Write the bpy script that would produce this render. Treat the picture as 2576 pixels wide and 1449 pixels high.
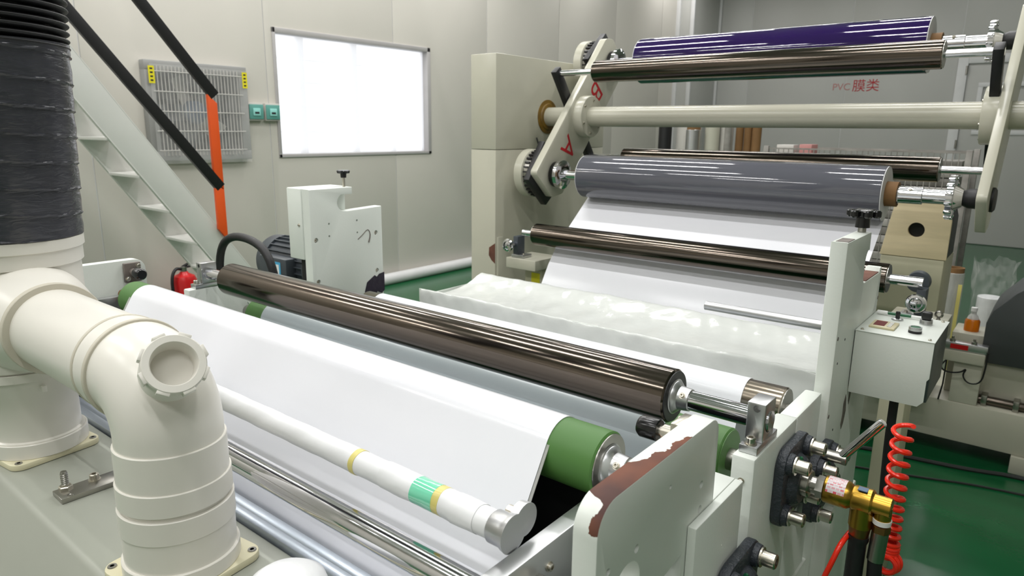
import bpy, bmesh, math, random
from mathutils import Vector, Matrix
random.seed(7)
PI = math.pi
S = bpy.context.scene
COL = S.collection
for o in list(bpy.data.objects):
    bpy.data.objects.remove(o)

# ---------------------------------------------------------------- camera, world, exposure
cam_d = bpy.data.cameras.new('camera')
cam = bpy.data.objects.new('camera', cam_d)
COL.objects.link(cam)
cam_d.sensor_width = 36.0
cam_d.lens = 1729.62 / 2576 * 36.0
R0 = (0.78077938, 0.62471358, 0.01079382)
R1 = (0.14853658, -0.16880837, -0.97439244)
R2 = (-0.6068941, 0.7623888, -0.22459491)
cam.matrix_world = Matrix(((R0[0], -R1[0], -R2[0], 0), (R0[1], -R1[1], -R2[1], 0), (R0[2], -R1[2], -R2[2], 1.6), (0, 0, 0, 1)))
cam_d.clip_start = 0.02
cam_d.dof.use_dof = True
cam_d.dof.focus_distance = 1.25
cam_d.dof.aperture_fstop = 9.0
S.camera = cam
S.view_settings.view_transform = 'Standard'
S.view_settings.look = 'None'
S.view_settings.gamma = 1
S.view_settings.use_curve_mapping = False
S.view_settings.exposure = 0.12
W = bpy.data.worlds.new('overcast_sky')
S.world = W
W.use_nodes = True
W.node_tree.nodes['Background'].inputs[0].default_value = (0.95, 0.97, 1.0, 1)
W.node_tree.nodes['Background'].inputs[1].default_value = 1.45
LAMP_W = 22.5          # watts per ceiling fixture
LAMP_COL = (1.0, 0.985, 0.98)

# ---------------------------------------------------------------- materials
MATS = {}
def lin(c):
    return tuple(((v / 255) / 12.92 if v / 255 <= .04045 else ((v / 255 + .055) / 1.055) ** 2.4) for v in c)
def mat(name, rgb, rough=.5, metal=0., var=.04, scale=6., bump=0., bscale=60., spec=.5, trans=0., alpha=1., coat=0., stretch=None, emit=None):
    if name in MATS: return MATS[name]
    m = bpy.data.materials.new(name); m.use_nodes = True
    nt = m.node_tree; b = nt.nodes['Principled BSDF']
    c = lin(rgb)
    b.inputs['Roughness'].default_value = rough
    b.inputs['Metallic'].default_value = metal
    b.inputs['Specular IOR Level'].default_value = spec
    b.inputs['Transmission Weight'].default_value = trans
    b.inputs['Alpha'].default_value = alpha
    b.inputs['Coat Weight'].default_value = coat
    if emit:
        b.inputs['Emission Color'].default_value = (*lin(emit[0]), 1); b.inputs['Emission Strength'].default_value = emit[1]
    tc = nt.nodes.new('ShaderNodeTexCoord')
    mp = nt.nodes.new('ShaderNodeMapping')
    nt.links.new(tc.outputs['Object'], mp.inputs[0])
    if stretch: mp.inputs['Scale'].default_value = stretch
    n = nt.nodes.new('ShaderNodeTexNoise'); n.inputs['Scale'].default_value = scale; n.inputs['Detail'].default_value = 4
    nt.links.new(mp.outputs[0], n.inputs['Vector'])
    r = nt.nodes.new('ShaderNodeValToRGB')
    r.color_ramp.elements[0].position = .3; r.color_ramp.elements[1].position = .7
    r.color_ramp.elements[0].color = (*[max(0, v * (1 - var)) for v in c], 1)
    r.color_ramp.elements[1].color = (*[min(1, v * (1 + var)) for v in c], 1)
    nt.links.new(n.outputs['Fac'], r.inputs[0]); nt.links.new(r.outputs[0], b.inputs['Base Color'])
    if bump:
        n2 = nt.nodes.new('ShaderNodeTexNoise'); n2.inputs['Scale'].default_value = bscale; n2.inputs['Detail'].default_value = 3
        nt.links.new(mp.outputs[0], n2.inputs['Vector'])
        bp = nt.nodes.new('ShaderNodeBump'); bp.inputs['Strength'].default_value = bump; bp.inputs['Distance'].default_value = .01
        nt.links.new(n2.outputs['Fac'], bp.inputs['Height']); nt.links.new(bp.outputs[0], b.inputs['Normal'])
    MATS[name] = m
    return m
mat('wall', (207, 203, 194), .45, var=.015, scale=2)
mat('wall_back', (186, 186, 182), .45, var=.015, scale=2)
mat('ceiling', (225, 225, 222), .8)
mat('floor', (14, 84, 46), .22, var=.08, scale=3, bump=.04, bscale=25)
mat('trim', (214, 214, 214), .4)
mat('frame_grey', (176, 173, 172), .45)
mat('frame_white', (226, 231, 224), .34, var=.015, bump=.03, bscale=180)
mat('cream', (190, 188, 172), .24, var=.02)
mat('cream_dark', (190, 186, 160), .45, var=.04)
mat('stair', (216, 216, 211), .45, var=.02)
mat('pvc', (232, 229, 220), .3, var=.012, scale=9)
mat('pvc_tan', (206, 200, 184), .45)
mat('pvc_yellow', (222, 216, 184), .4, var=.04)
mat('hood', (158, 161, 150), .36, var=.03, scale=5)
mat('web', (236, 237, 242), .2, var=.004, scale=3, spec=.45)
mat('film', (206, 209, 205), .14, var=.03, scale=14, bump=.1, bscale=40)
mat('web_shaded', (182, 192, 194), .24, var=.01, scale=3)  # grey tint stands in for the shade under the long dark roller
mat('bronze', (98, 90, 82), .14, 1., var=.02, scale=3, stretch=(.4, 60, 60))
mat('bronze_light', (158, 148, 134), .2, 1., var=.03, scale=3, stretch=(.4, 60, 60))
mat('chrome', (220, 220, 224), .09, 1., var=.03)
mat('steel', (168, 166, 160), .3, 1., var=.06, scale=20)
mat('alu', (196, 197, 198), .34, 1., var=.03, scale=12)
mat('alu_strip', (176, 184, 194), .3, .6, var=.04, scale=8)
mat('zinc', (205, 200, 188), .28, 1., var=.08, scale=30)
mat('green_rubber', (72, 116, 52), .5, var=.05, scale=6)
mat('grey_roll', (88, 89, 97), .06, var=.04, scale=2, bump=.012, bscale=7, stretch=(.5, 8, 8), coat=.3)
mat('purple_roll', (34, 10, 72), .05, var=.1, scale=2, bump=.03, bscale=9, stretch=(1, 6, 6), coat=.6)
mat('roll_edge', (214, 214, 216), .4)
mat('kraft', (128, 94, 56), .75, var=.12)
mat('black', (20, 20, 22), .45, var=.1)
mat('black_gloss', (14, 14, 15), .2)
mat('black_rubber', (22, 22, 24), .5, bump=.1)
mat('dark_void', (12, 12, 13), .7)
mat('cast_iron', (52, 57, 64), .42, var=.1, scale=14, bump=.35, bscale=190)
mat('motor_grey', (62, 68, 74), .42, var=.06)
mat('brass', (184, 146, 62), .3, 1., var=.08, scale=20)
mat('copper', (158, 110, 72), .35, 1., var=.15, scale=16)
mat('red_hose', (232, 44, 22), .25)
mat('red', (196, 22, 26), .3)
mat('red_paint', (176, 24, 34), .5, var=.15, scale=40)
mat('red_faint', (186, 130, 126), .6)
mat('orange', (226, 84, 20), .45)
mat('rust', (104, 66, 52), .8, var=.25, scale=18, bump=.15)
mat('scrape', (112, 104, 98), .6, var=.25, scale=40)
mat('ply', (234, 216, 178), .55, var=.06, scale=5, stretch=(1, 1, 9))
mat('teal', (96, 158, 148), .35)
mat('teal_light', (150, 214, 206), .3)
mat('yellow', (226, 214, 32), .5)
mat('label_blue', (76, 164, 206), .5)
mat('label_white', (232, 232, 230), .5)
mat('dark_cover', (64, 68, 68), .55, var=.05)
mat('panel_dark', (58, 66, 66), .35)
mat('button_green', (30, 96, 62), .3)
mat('display', (120, 28, 34), .2)
mat('bezel', (214, 204, 166), .4)
mat('ink', (30, 30, 34), .6)
mat('purple_tape', (34, 24, 44), .5, bump=.5, bscale=40)
mat('green_tape', (120, 212, 176), .12, coat=.6)
mat('tape_yellow', (214, 202, 120), .3)
mat('paper_white', (228, 229, 230), .35, var=.02, bump=.05)
mat('orange_liquid', (226, 130, 24), .1, trans=.5)
mat('fan_grey', (150, 150, 148), .5)
mat('fan_blue', (84, 104, 128), .5)
mat('plastic_dim', (196, 192, 186), .3)
mat('crate_grey', (142, 138, 132), .5, var=.25, scale=12)
mat('cable', (40, 44, 42), .6)
mat('brown_seal', (120, 92, 30), .5, var=.3, scale=30)

def clear_mat(name, rgb, rough=.08, mixf=.72):
    m = bpy.data.materials.new(name); m.use_nodes = True; nt = m.node_tree
    b = nt.nodes['Principled BSDF']; b.inputs['Base Color'].default_value = (*lin(rgb), 1); b.inputs['Roughness'].default_value = rough
    t = nt.nodes.new('ShaderNodeBsdfTransparent'); mx = nt.nodes.new('ShaderNodeMixShader')
    n = nt.nodes.new('ShaderNodeTexNoise'); n.inputs['Scale'].default_value = 9
    ma = nt.nodes.new('ShaderNodeMath'); ma.operation = 'MULTIPLY_ADD'; ma.inputs[1].default_value = .25; ma.inputs[2].default_value = mixf - .12
    nt.links.new(n.outputs['Fac'], ma.inputs[0]); nt.links.new(ma.outputs[0], mx.inputs[0])
    nt.links.new(b.outputs[0], mx.inputs[1]); nt.links.new(t.outputs[0], mx.inputs[2])
    nt.links.new(mx.outputs[0], nt.nodes['Material Output'].inputs[0])
    MATS[name] = m
clear_mat('clear_film', (236, 236, 232), .12, .62)
clear_mat('clear_plastic', (206, 206, 202), .2, .45)
clear_mat('thin_film', (226, 226, 224), .15, .86)

def pane_mat():
    m = bpy.data.materials.new('window_pane'); m.use_nodes = True; nt = m.node_tree
    nt.nodes.remove(nt.nodes['Principled BSDF'])
    tl = nt.nodes.new('ShaderNodeBsdfTranslucent'); tl.inputs[0].default_value = (.96, .96, .97, 1)
    tr = nt.nodes.new('ShaderNodeBsdfTransparent'); g = nt.nodes.new('ShaderNodeBsdfGlossy'); g.inputs['Roughness'].default_value = .1
    n = nt.nodes.new('ShaderNodeTexNoise'); n.inputs['Scale'].default_value = 2
    ma = nt.nodes.new('ShaderNodeMath'); ma.operation = 'MULTIPLY_ADD'; ma.inputs[1].default_value = .06; ma.inputs[2].default_value = .47
    nt.links.new(n.outputs['Fac'], ma.inputs[0])
    m1 = nt.nodes.new('ShaderNodeMixShader'); nt.links.new(ma.outputs[0], m1.inputs[0])
    nt.links.new(tl.outputs[0], m1.inputs[1]); nt.links.new(tr.outputs[0], m1.inputs[2])
    m2 = nt.nodes.new('ShaderNodeMixShader'); m2.inputs[0].default_value = .04
    nt.links.new(m1.outputs[0], m2.inputs[1]); nt.links.new(g.outputs[0], m2.inputs[2])
    nt.links.new(m2.outputs[0], nt.nodes['Material Output'].inputs[0])
    MATS['window_pane'] = m
pane_mat()

def chipped_mat():
    # white paint with a worn band of bare brown primer on the plate's top edge (object space = world offset)
    base = mat('frame_chipped', (226, 231, 224), .34, var=.015)
    nt = base.node_tree; b = nt.nodes['Principled BSDF']
    tc = nt.nodes.new('ShaderNodeTexCoord'); sp = nt.nodes.new('ShaderNodeSeparateXYZ'); nt.links.new(tc.outputs['Object'], sp.inputs[0])
    def math_(op, a, bb=None, cc=None):
        n = nt.nodes.new('ShaderNodeMath'); n.operation = op
        for i, v in enumerate((a, bb, cc)):
            if v is None: continue
            if isinstance(v, (int, float)): n.inputs[i].default_value = v
            else: nt.links.new(v, n.inputs[i])
        return n.outputs[0]
    nz = nt.nodes.new('ShaderNodeTexNoise'); nz.inputs['Scale'].default_value = 38; nz.inputs['Detail'].default_value = 6
    nt.links.new(tc.outputs['Object'], nz.inputs['Vector'])
    nz2 = nt.nodes.new('ShaderNodeTexNoise'); nz2.inputs['Scale'].default_value = 13; nz2.inputs['Detail'].default_value = 2
    nt.links.new(tc.outputs['Object'], nz2.inputs['Vector'])
    x, y = sp.outputs[0], sp.outputs[1]
    # coordinates are local: x in [-.015,.015], y from plate front (0) to back (.31)
    jit = math_('MULTIPLY_ADD', math_('SUBTRACT', nz.outputs['Fac'], .5), .026, math_('MULTIPLY', math_('SUBTRACT', nz2.outputs['Fac'], .5), .034))
    # ragged limit: whole width bare around y=.04-.11, tapering towards the outer edge at y=.22
    f = nt.nodes.new('ShaderNodeFloatCurve')
    cu = f.mapping.curves[0]
    for i, (px, py) in enumerate(((0, .62), (.06, .55), (.12, .0), (.30, .0), (.42, .40), (.55, .62), (.66, .80), (.74, 1.0))):
        if i < 2: cu.points[i].location = (px, py)
        else: cu.points.new(px, py)
    f.mapping.update()
    nt.links.new(math_('DIVIDE', y, .31), f.inputs['Value'])
    lim = math_('MULTIPLY_ADD', f.outputs[0], .040, -.020)
    m1 = math_('GREATER_THAN', math_('ADD', x, jit), lim)
    m2 = math_('LESS_THAN', y, .232)
    mk = math_('MULTIPLY', m1, m2)
    geo = nt.nodes.new('ShaderNodeNewGeometry'); sn = nt.nodes.new('ShaderNodeSeparateXYZ'); nt.links.new(geo.outputs['Normal'], sn.inputs[0])
    mk = math_('MULTIPLY', mk, math_('LESS_THAN', math_('ABSOLUTE', sn.outputs[0]), .75))
    mk = math_('MULTIPLY', mk, math_('GREATER_THAN', sn.outputs[2], -.1))
    mk = math_('MULTIPLY', mk, math_('GREATER_THAN', sp.outputs[2], math_('MULTIPLY_ADD', jit, 1.0, 1.200)))
    ramp = nt.nodes.new('ShaderNodeValToRGB'); nt.links.new(nz2.outputs['Fac'], ramp.inputs[0])
    ramp.color_ramp.elements[0].color = (*lin((78, 50, 44)), 1); ramp.color_ramp.elements[0].position = .35
    ramp.color_ramp.elements[1].color = (*lin((124, 74, 52)), 1); ramp.color_ramp.elements[1].position = .65
    mx = nt.nodes.new('ShaderNodeMixRGB'); nt.links.new(mk, mx.inputs[0])
    old = b.inputs['Base Color'].links[0].from_socket
    nt.links.new(old, mx.inputs[1]); nt.links.new(ramp.outputs[0], mx.inputs[2]); nt.links.new(mx.outputs[0], b.inputs['Base Color'])
    rr = math_('MULTIPLY_ADD', mk, .4, .34); nt.links.new(rr, b.inputs['Roughness'])
    return base
chipped_mat()

def hose_mat():
    m = mat('flex_film', (60, 61, 68), .26, var=.15, scale=9, bump=.0)
    nt = m.node_tree; b = nt.nodes['Principled BSDF']
    tc = nt.nodes.new('ShaderNodeTexCoord'); mp = nt.nodes.new('ShaderNodeMapping'); mp.inputs['Scale'].default_value = (14, 14, 60); mp.inputs['Rotation'].default_value = (.35, .45, 0)
    nt.links.new(tc.outputs['Object'], mp.inputs[0])
    n = nt.nodes.new('ShaderNodeTexNoise'); n.inputs['Scale'].default_value = 2.2; n.inputs['Detail'].default_value = 3; n.inputs['Distortion'].default_value = .8
    nt.links.new(mp.outputs[0], n.inputs['Vector'])
    bp = nt.nodes.new('ShaderNodeBump'); bp.inputs['Strength'].default_value = .4; bp.inputs['Distance'].default_value = .006
    nt.links.new(n.outputs['Fac'], bp.inputs['Height']); nt.links.new(bp.outputs[0], b.inputs['Normal'])
hose_mat()

def label_mat():
    m = mat('joint_label', (214, 206, 206), .3)
    nt = m.node_tree; b = nt.nodes['Principled BSDF']
    tc = nt.nodes.new('ShaderNodeTexCoord'); br = nt.nodes.new('ShaderNodeTexBrick')
    br.inputs['Scale'].default_value = 75; br.inputs['Color1'].default_value = (*lin((206, 52, 74)), 1); br.inputs['Color2'].default_value = (*lin((214, 196, 200)), 1)
    br.inputs['Mortar'].default_value = (*lin((216, 210, 212)), 1); br.inputs['Mortar Size'].default_value = .06
    nt.links.new(tc.outputs['Object'], br.inputs['Vector']); nt.links.new(br.outputs[0], b.inputs['Base Color'])
label_mat()

# ---------------------------------------------------------------- mesh helpers
def finish(bm, name, m, parent=None, origin=None, angle=38):
    bmesh.ops.remove_doubles(bm, verts=bm.verts, dist=1e-6)
    bmesh.ops.recalc_face_normals(bm, faces=bm.faces)
    me = bpy.data.meshes.new(name)
    if parent is not None: origin = parent['_o']
    elif origin is None:
        xs = [v.co.x for v in bm.verts]; ys = [v.co.y for v in bm.verts]; zs = [v.co.z for v in bm.verts]
        origin = ((min(xs) + max(xs)) / 2, (min(ys) + max(ys)) / 2, min(zs))
    origin = Vector(origin)
    bmesh.ops.translate(bm, verts=bm.verts, vec=-origin)
    bm.to_mesh(me); bm.free()
    for p in me.polygons: p.use_smooth = True
    me.set_sharp_from_angle(angle=math.radians(angle))
    me.materials.append(MATS[m] if isinstance(m, str) else m)
    o = bpy.data.objects.new(name, me); COL.objects.link(o)
    if parent is not None:
        o.parent = parent; o['_o'] = parent['_o']
    else:
        o.location = origin; o['_o'] = origin
    return o
def tag(o, label=None, cat=None, group=None, kind=None):
    if label: o['label'] = label
    if cat: o['category'] = cat
    if group: o['group'] = group
    if kind: o['kind'] = kind
    return o
def thing(name, label, cat, loc=(0, 0, 0), group=None):
    o = bpy.data.objects.new(name, None); COL.objects.link(o)
    o.empty_display_size = .05; o.location = loc; o['_o'] = Vector(loc)
    return tag(o, label, cat, group)
def bev(bm, off, seg=2, ang=30):
    if off <= 0: return
    es = [e for e in bm.edges if len(e.link_faces) == 2 and e.calc_face_angle(0) > math.radians(ang)]
    bmesh.ops.bevel(bm, geom=es, offset=off, segments=seg, affect='EDGES', profile=.5, clamp_overlap=True)
def bm_box(x0, x1, y0, y1, z0, z1, b=0., bm=None):
    t = bmesh.new()
    bmesh.ops.create_cube(t, size=1, matrix=Matrix.Translation(((x0 + x1) / 2, (y0 + y1) / 2, (z0 + z1) / 2)) @ Matrix.Diagonal((x1 - x0, y1 - y0, z1 - z0, 1)))
    bev(t, b)
    return merge(bm, t)
def merge(bm, t):
    if bm is None: return t
    me = bpy.data.meshes.new('tmp'); t.to_mesh(me); t.free(); bm.from_mesh(me); bpy.data.meshes.remove(me)
    return bm
def xf(bm, M):
    bmesh.ops.transform(bm, matrix=M, verts=bm.verts); return bm
AX = {'X': Matrix(((0, 0, 1, 0), (1, 0, 0, 0), (0, 1, 0, 0), (0, 0, 0, 1))), 'Y': Matrix(((0, 1, 0, 0), (0, 0, 1, 0), (1, 0, 0, 0), (0, 0, 0, 1))), 'Z': Matrix.Identity(4)}
def bm_lathe(prof, axis='X', c=(0, 0, 0), seg=40, bm=None, closed=False):
    # prof: list of (t along axis, radius); axis coords relative to c
    t = bmesh.new(); rings = []
    for a, r in prof:
        if r < 1e-6: rings.append([t.verts.new((0, 0, a))])
        else: rings.append([t.verts.new((r * math.cos(2 * PI * k / seg), r * math.sin(2 * PI * k / seg), a)) for k in range(seg)])
    pairs = list(zip(rings[:-1], rings[1:]))
    if closed: pairs.append((rings[-1], rings[0]))
    for A, B in pairs:
        for k in range(seg):
            k2 = (k + 1) % seg
            if len(A) == 1 and len(B) == 1: continue
            if len(A) == 1: t.faces.new((A[0], B[k], B[k2]))
            elif len(B) == 1: t.faces.new((A[k], B[0], A[k2]))
            else: t.faces.new((A[k], B[k], B[k2], A[k2]))
    if not closed:
        for Rg in (rings[0], rings[-1]):
            if len(Rg) > 1: t.faces.new(Rg)
    M = axis if isinstance(axis, Matrix) else AX[axis]
    xf(t, Matrix.Translation(c) @ M)
    return merge(bm, t)
def dirM(d):
    return Vector(d).normalized().to_track_quat('Z', 'Y').to_matrix().to_4x4()
def rod(p0, p1, r, bm=None, seg=20, ch=.0):
    d = Vector(p1) - Vector(p0); L = d.length
    prof = [(0, r), (L, r)] if not ch else [(0, r - ch), (ch, r), (L - ch, r), (L, r - ch)]
    return bm_lathe(prof, dirM(d), p0, seg, bm)
def bm_prism(pts, axis, a0, a1, b=0., bm=None, seg=2, ang=30):
    # pts: polygon in the two other axes (X:(y,z) Y:(x,z) Z:(x,y))
    def P(p, a): return {'X': (a, p[0], p[1]), 'Y': (p[0], a, p[1]), 'Z': (p[0], p[1], a)}[axis]
    t = bmesh.new()
    A = [t.verts.new(P(p, a0)) for p in pts]; B = [t.verts.new(P(p, a1)) for p in pts]
    t.faces.new(A); t.faces.new(B[::-1])
    n = len(pts)
    for i in range(n): t.faces.new((A[i], A[(i + 1) % n], B[(i + 1) % n], B[i]))
    bmesh.ops.recalc_face_normals(t, faces=t.faces)
    if b:
        es = [e for e in t.edges if len(e.link_faces) == 2 and e.calc_face_angle(0) > math.radians(ang) and any(len(f.verts) == n for f in e.link_faces)]
        bmesh.ops.bevel(t, geom=es, offset=b, segments=seg, affect='EDGES', profile=.5, clamp_overlap=True)
    return merge(bm, t)
def rounded(pts, rads, n=6):
    out = []; N = len(pts)
    for i, p in enumerate(pts):
        r = rads[i] if isinstance(rads, (list, tuple)) else rads
        p = Vector(p); a = Vector(pts[i - 1]); c = Vector(pts[(i + 1) % N])
        if r <= 0: out.append(tuple(p)); continue
        d1 = (a - p).normalized(); d2 = (c - p).normalized()
        ang = d1.angle(d2); t = r / math.tan(ang / 2)
        p1 = p + d1 * t; p2 = p + d2 * t
        ctr = p + (d1 + d2).normalized() * (r / math.sin(ang / 2))
        v1 = p1 - ctr; v2 = p2 - ctr; tot = v1.angle(v2); sgn = 1 if v1.x * v2.y - v1.y * v2.x > 0 else -1
        for k in range(n + 1):
            th = sgn * tot * k / n
            out.append((ctr.x + v1.x * math.cos(th) - v1.y * math.sin(th), ctr.y + v1.x * math.sin(th) + v1.y * math.cos(th)))
    return out
def tube(pts, r, bm=None, seg=12, close=True, smooth=0):
    P = [Vector(p) for p in pts]
    for _ in range(smooth):
        Q = [P[0]]
        for a, b in zip(P[:-1], P[1:]): Q += [a * .75 + b * .25, a * .25 + b * .75]
        P = Q + [P[-1]]
    t = bmesh.new(); rings = []; up = None
    for i, p in enumerate(P):
        d = (P[min(i + 1, len(P) - 1)] - P[max(i - 1, 0)]).normalized()
        if up is None:
            up = d.orthogonal().normalized()
        up = (up - d * up.dot(d)).normalized(); s = d.cross(up)
        rr = r(i / (len(P) - 1)) if callable(r) else r
        rings.append([t.verts.new(p + (up * math.cos(2 * PI * k / seg) + s * math.sin(2 * PI * k / seg)) * rr) for k in range(seg)])
    for A, B in zip(rings[:-1], rings[1:]):
        for k in range(seg): t.faces.new((A[k], A[(k + 1) % seg], B[(k + 1) % seg], B[k]))
    if close: t.faces.new(rings[0]); t.faces.new(rings[-1])
    return merge(bm, t)
def sheet(path, x0, x1, th=.0012, nx=1, fn=None, smooth=0):
    # a web: path in (y,z), constant over x, given thickness
    P = [Vector(p) for p in path]
    for _ in range(smooth):
        Q = [P[0]]
        for a, b in zip(P[:-1], P[1:]): Q += [a * .75 + b * .25, a * .25 + b * .75]
        P = Q + [P[-1]]
    t = bmesh.new(); top = []; bot = []
    for i, p in enumerate(P):
        d = (P[min(i + 1, len(P) - 1)] - P[max(i - 1, 0)]).normalized(); n = Vector((-d.y, d.x)) * th / 2
        ra = []; rb = []
        for k in range(nx + 1):
            x = x0 + (x1 - x0) * k / nx; off = fn(x, i / (len(P) - 1)) if fn else 0
            q = p + Vector((-d.y, d.x)) * off
            ra.append(t.verts.new((x, q.x + n.x, q.y + n.y))); rb.append(t.verts.new((x, q.x - n.x, q.y - n.y)))
        top.append(ra); bot.append(rb)
    N = len(P)
    for i in range(N - 1):
        for k in range(nx):
            t.faces.new((top[i][k], top[i][k + 1], top[i + 1][k + 1], top[i + 1][k]))
            t.faces.new((bot[i][k], bot[i + 1][k], bot[i + 1][k + 1], bot[i][k + 1]))
        t.faces.new((top[i][0], top[i + 1][0], bot[i + 1][0], bot[i][0]))
        t.faces.new((top[i][nx], bot[i][nx], bot[i + 1][nx], top[i + 1][nx]))
    for k in range(nx):
        t.faces.new((top[0][k], bot[0][k], bot[0][k + 1], top[0][k + 1]))
        t.faces.new((top[-1][k], top[-1][k + 1], bot[-1][k + 1], bot[-1][k]))
    return t
def arc(c, r, a0, a1, n=16):
    return [(c[0] + r * math.cos(math.radians(a0 + (a1 - a0) * k / n)), c[1] + r * math.sin(math.radians(a0 + (a1 - a0) * k / n))) for k in range(n + 1)]
def cut(o, bms):
    # real holes: subtract the cutter meshes (world coords) from object o
    bm = None
    for b in bms: bm = merge(bm, b)
    bmesh.ops.recalc_face_normals(bm, faces=bm.faces)
    c = finish(bm, 'cutter', 'dark_void', origin=(0, 0, 0))
    md = o.modifiers.new('b', 'BOOLEAN'); md.operation = 'DIFFERENCE'; md.object = c; md.solver = 'EXACT'
    bpy.context.view_layer.update()
    dg = bpy.context.evaluated_depsgraph_get()
    me = bpy.data.meshes.new_from_object(o.evaluated_get(dg))
    o.modifiers.clear(); old = o.data; o.data = me
    bpy.data.meshes.remove(old); cm = c.data; bpy.data.objects.remove(c); bpy.data.meshes.remove(cm)
    me.set_sharp_from_angle(angle=math.radians(38))
def inst(me, name, parent, loc, rot=None, scale=1.0):
    o = bpy.data.objects.new(name, me); COL.objects.link(o); o.parent = parent
    o.location = Vector(loc) - Vector(parent['_o'])
    if rot is not None: o.rotation_euler = rot.to_euler() if isinstance(rot, Matrix) else rot
    o.scale = (scale,) * 3
    o['_o'] = parent['_o']
    return o
def mesh_of(bm, name, m):
    o = finish(bm, name, m, origin=(0, 0, 0)); me = o.data; bpy.data.objects.remove(o); return me
def text_mesh(body, size, m, depth=.0005, name='lettering'):
    cu = bpy.data.curves.new('t', 'FONT'); cu.body = body; cu.size = size; cu.extrude = depth; cu.align_x = 'CENTER'; cu.align_y = 'CENTER'
    o = bpy.data.objects.new('t', cu); COL.objects.link(o); bpy.context.view_layer.update()
    me = bpy.data.meshes.new_from_object(o.evaluated_get(bpy.context.evaluated_depsgraph_get()))
    me.name = name; bpy.data.objects.remove(o); bpy.data.curves.remove(cu)
    me.materials.clear(); me.materials.append(MATS[m])
    return me
def basis(xv, yv):
    xv = Vector(xv).normalized(); yv = Vector(yv).normalized(); zv = xv.cross(yv)
    return Matrix((xv, yv, zv)).transposed().to_4x4()
RX = Matrix.Rotation(PI / 2, 4, 'Y')            # local +Z -> world +X
# shared small hardware (axis along local +Z, seat at z=0)
def cap_bolt(r, h, name='bolt', m='zinc'):
    bm = bm_lathe([(0, r * 1.35), (r * .22, r * 1.35), (r * .22, r), (h - r * .15, r), (h, r * .85), (h, r * .5), (h - r * .7, r * .5), (h - r * .7, 0)], 'Z', seg=20)
    return mesh_of(bm, name, m)
def hex_nut(r, h, name='nut', m='zinc'):
    bm = bm_lathe([(0, r), (h * .85, r), (h, r * .86)], 'Z', seg=6)
    bm_lathe([(h, r * .5), (h + r * .7, r * .48)], 'Z', seg=16, bm=bm)
    return mesh_of(bm, name, m)
BOLT_M = cap_bolt(.0075, .012)
BOLT_L = cap_bolt(.011, .022)
BOLT_S = cap_bolt(.004, .004)
NUT_M = hex_nut(.013, .010)

# ================================================================ the room
XL, YB, XR, YF, ZC = -5.47, 12.3, 5.2, -4.0, 4.3
fl = finish(bm_box(XL - .3, XR, YF, YB + .3, -.12, 0), 'floor', 'floor'); tag(fl, kind='structure')
tag(fl, 'glossy green painted factory floor')
ce = finish(bm_box(XL - .3, XR, YF, YB + .3, ZC, ZC + .1), 'ceiling', 'ceiling'); tag(ce, kind='structure')
# left wall of sandwich panels with joints, window and fan cut out
WY0, WY1, WZ0, WZ1 = 3.545, 5.425, 1.335, 2.43
wl = finish(bm_box(XL - .12, XL - .005, YF, YB, 0, ZC), 'wall_left', 'trim'); tag(wl, kind='structure')
cut(wl, [bm_box(XL - .3, XL + .1, WY0, WY1, WZ0, WZ1), bm_box(XL - .3, XL + .1, 2.50, 3.19, 1.39, 2.02)])
seams = [YF] + [3.475 + 1.44 * k for k in range(-5, 7) if YF < 3.475 + 1.44 * k < YB] + [YB]
for a, b in zip(seams[:-1], seams[1:]):
    o = finish(bm_box(XL - .005, XL, a + .004, b - .004, 0, ZC, .002), 'wall_panel', 'wall', wl)
    cs = []
    if b > WY0 and a < WY1: cs.append(bm_box(XL - .3, XL + .1, WY0, WY1, WZ0, WZ1))
    if b > 2.5 and a < 3.19: cs.append(bm_box(XL - .3, XL + .1, 2.50, 3.19, 1.39, 2.02))
    if cs: cut(o, cs)
wb = finish(bm_box(XL, XR, YB + .005, YB + .12, 0, ZC), 'wall_back', 'trim'); tag(wb, kind='structure')
xs = [XL, -4.6, -3.0, -1.49]
for a, b in zip(xs[:-1], xs[1:]):
    finish(bm_box(a + .004, b - .004, YB, YB + .005, 0, ZC, .002), 'wall_panel', 'wall_back', wb)
o = finish(bm_box(-1.49 + .004, .62, YB, YB + .005, 2.72, ZC, .002), 'wall_panel', 'wall_back', wb)
for a, b in ((.62, 2.0), (2.0, 3.6), (3.6, XR)):
    finish(bm_box(a + .004, b - .004, YB, YB + .005, 0, ZC, .002), 'wall_panel', 'wall_back', wb)
wr = finish(bm_box(XR, XR + .12, YF, YB, 0, ZC), 'wall_right', 'wall'); tag(wr, kind='structure')
wf = finish(bm_box(XL, XR, YF - .12, YF, 0, ZC), 'wall_front', 'wall'); tag(wf, kind='structure')
# lettering on the back wall
me = text_mesh('PVC', .15, 'red_faint', .001); inst(me, 'lettering', wb, (-3.06, YB - .002, 2.32), basis((1, 0, 0), (0, 0, 1)))
me = text_mesh('膜类', .20, 'red_paint', .001); inst(me, 'lettering', wb, (-2.70, YB - .002, 2.325), basis((1, 0, 0), (0, 0, 1)))
# corner pillar with white edge trims
pil = finish(bm_box(XL, -5.18, 11.2, YB, 0, ZC, .004), 'corner_pillar', 'wall_back'); tag(pil, kind='structure')
for x, y in ((XL + .03, 11.195), (-5.185, 11.195), (-5.175, YB - .03)):
    finish(bm_box(x - .035, x + .035, y - .02, y + .02, 0, ZC, .006), 'edge_trim', 'trim', pil)
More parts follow.
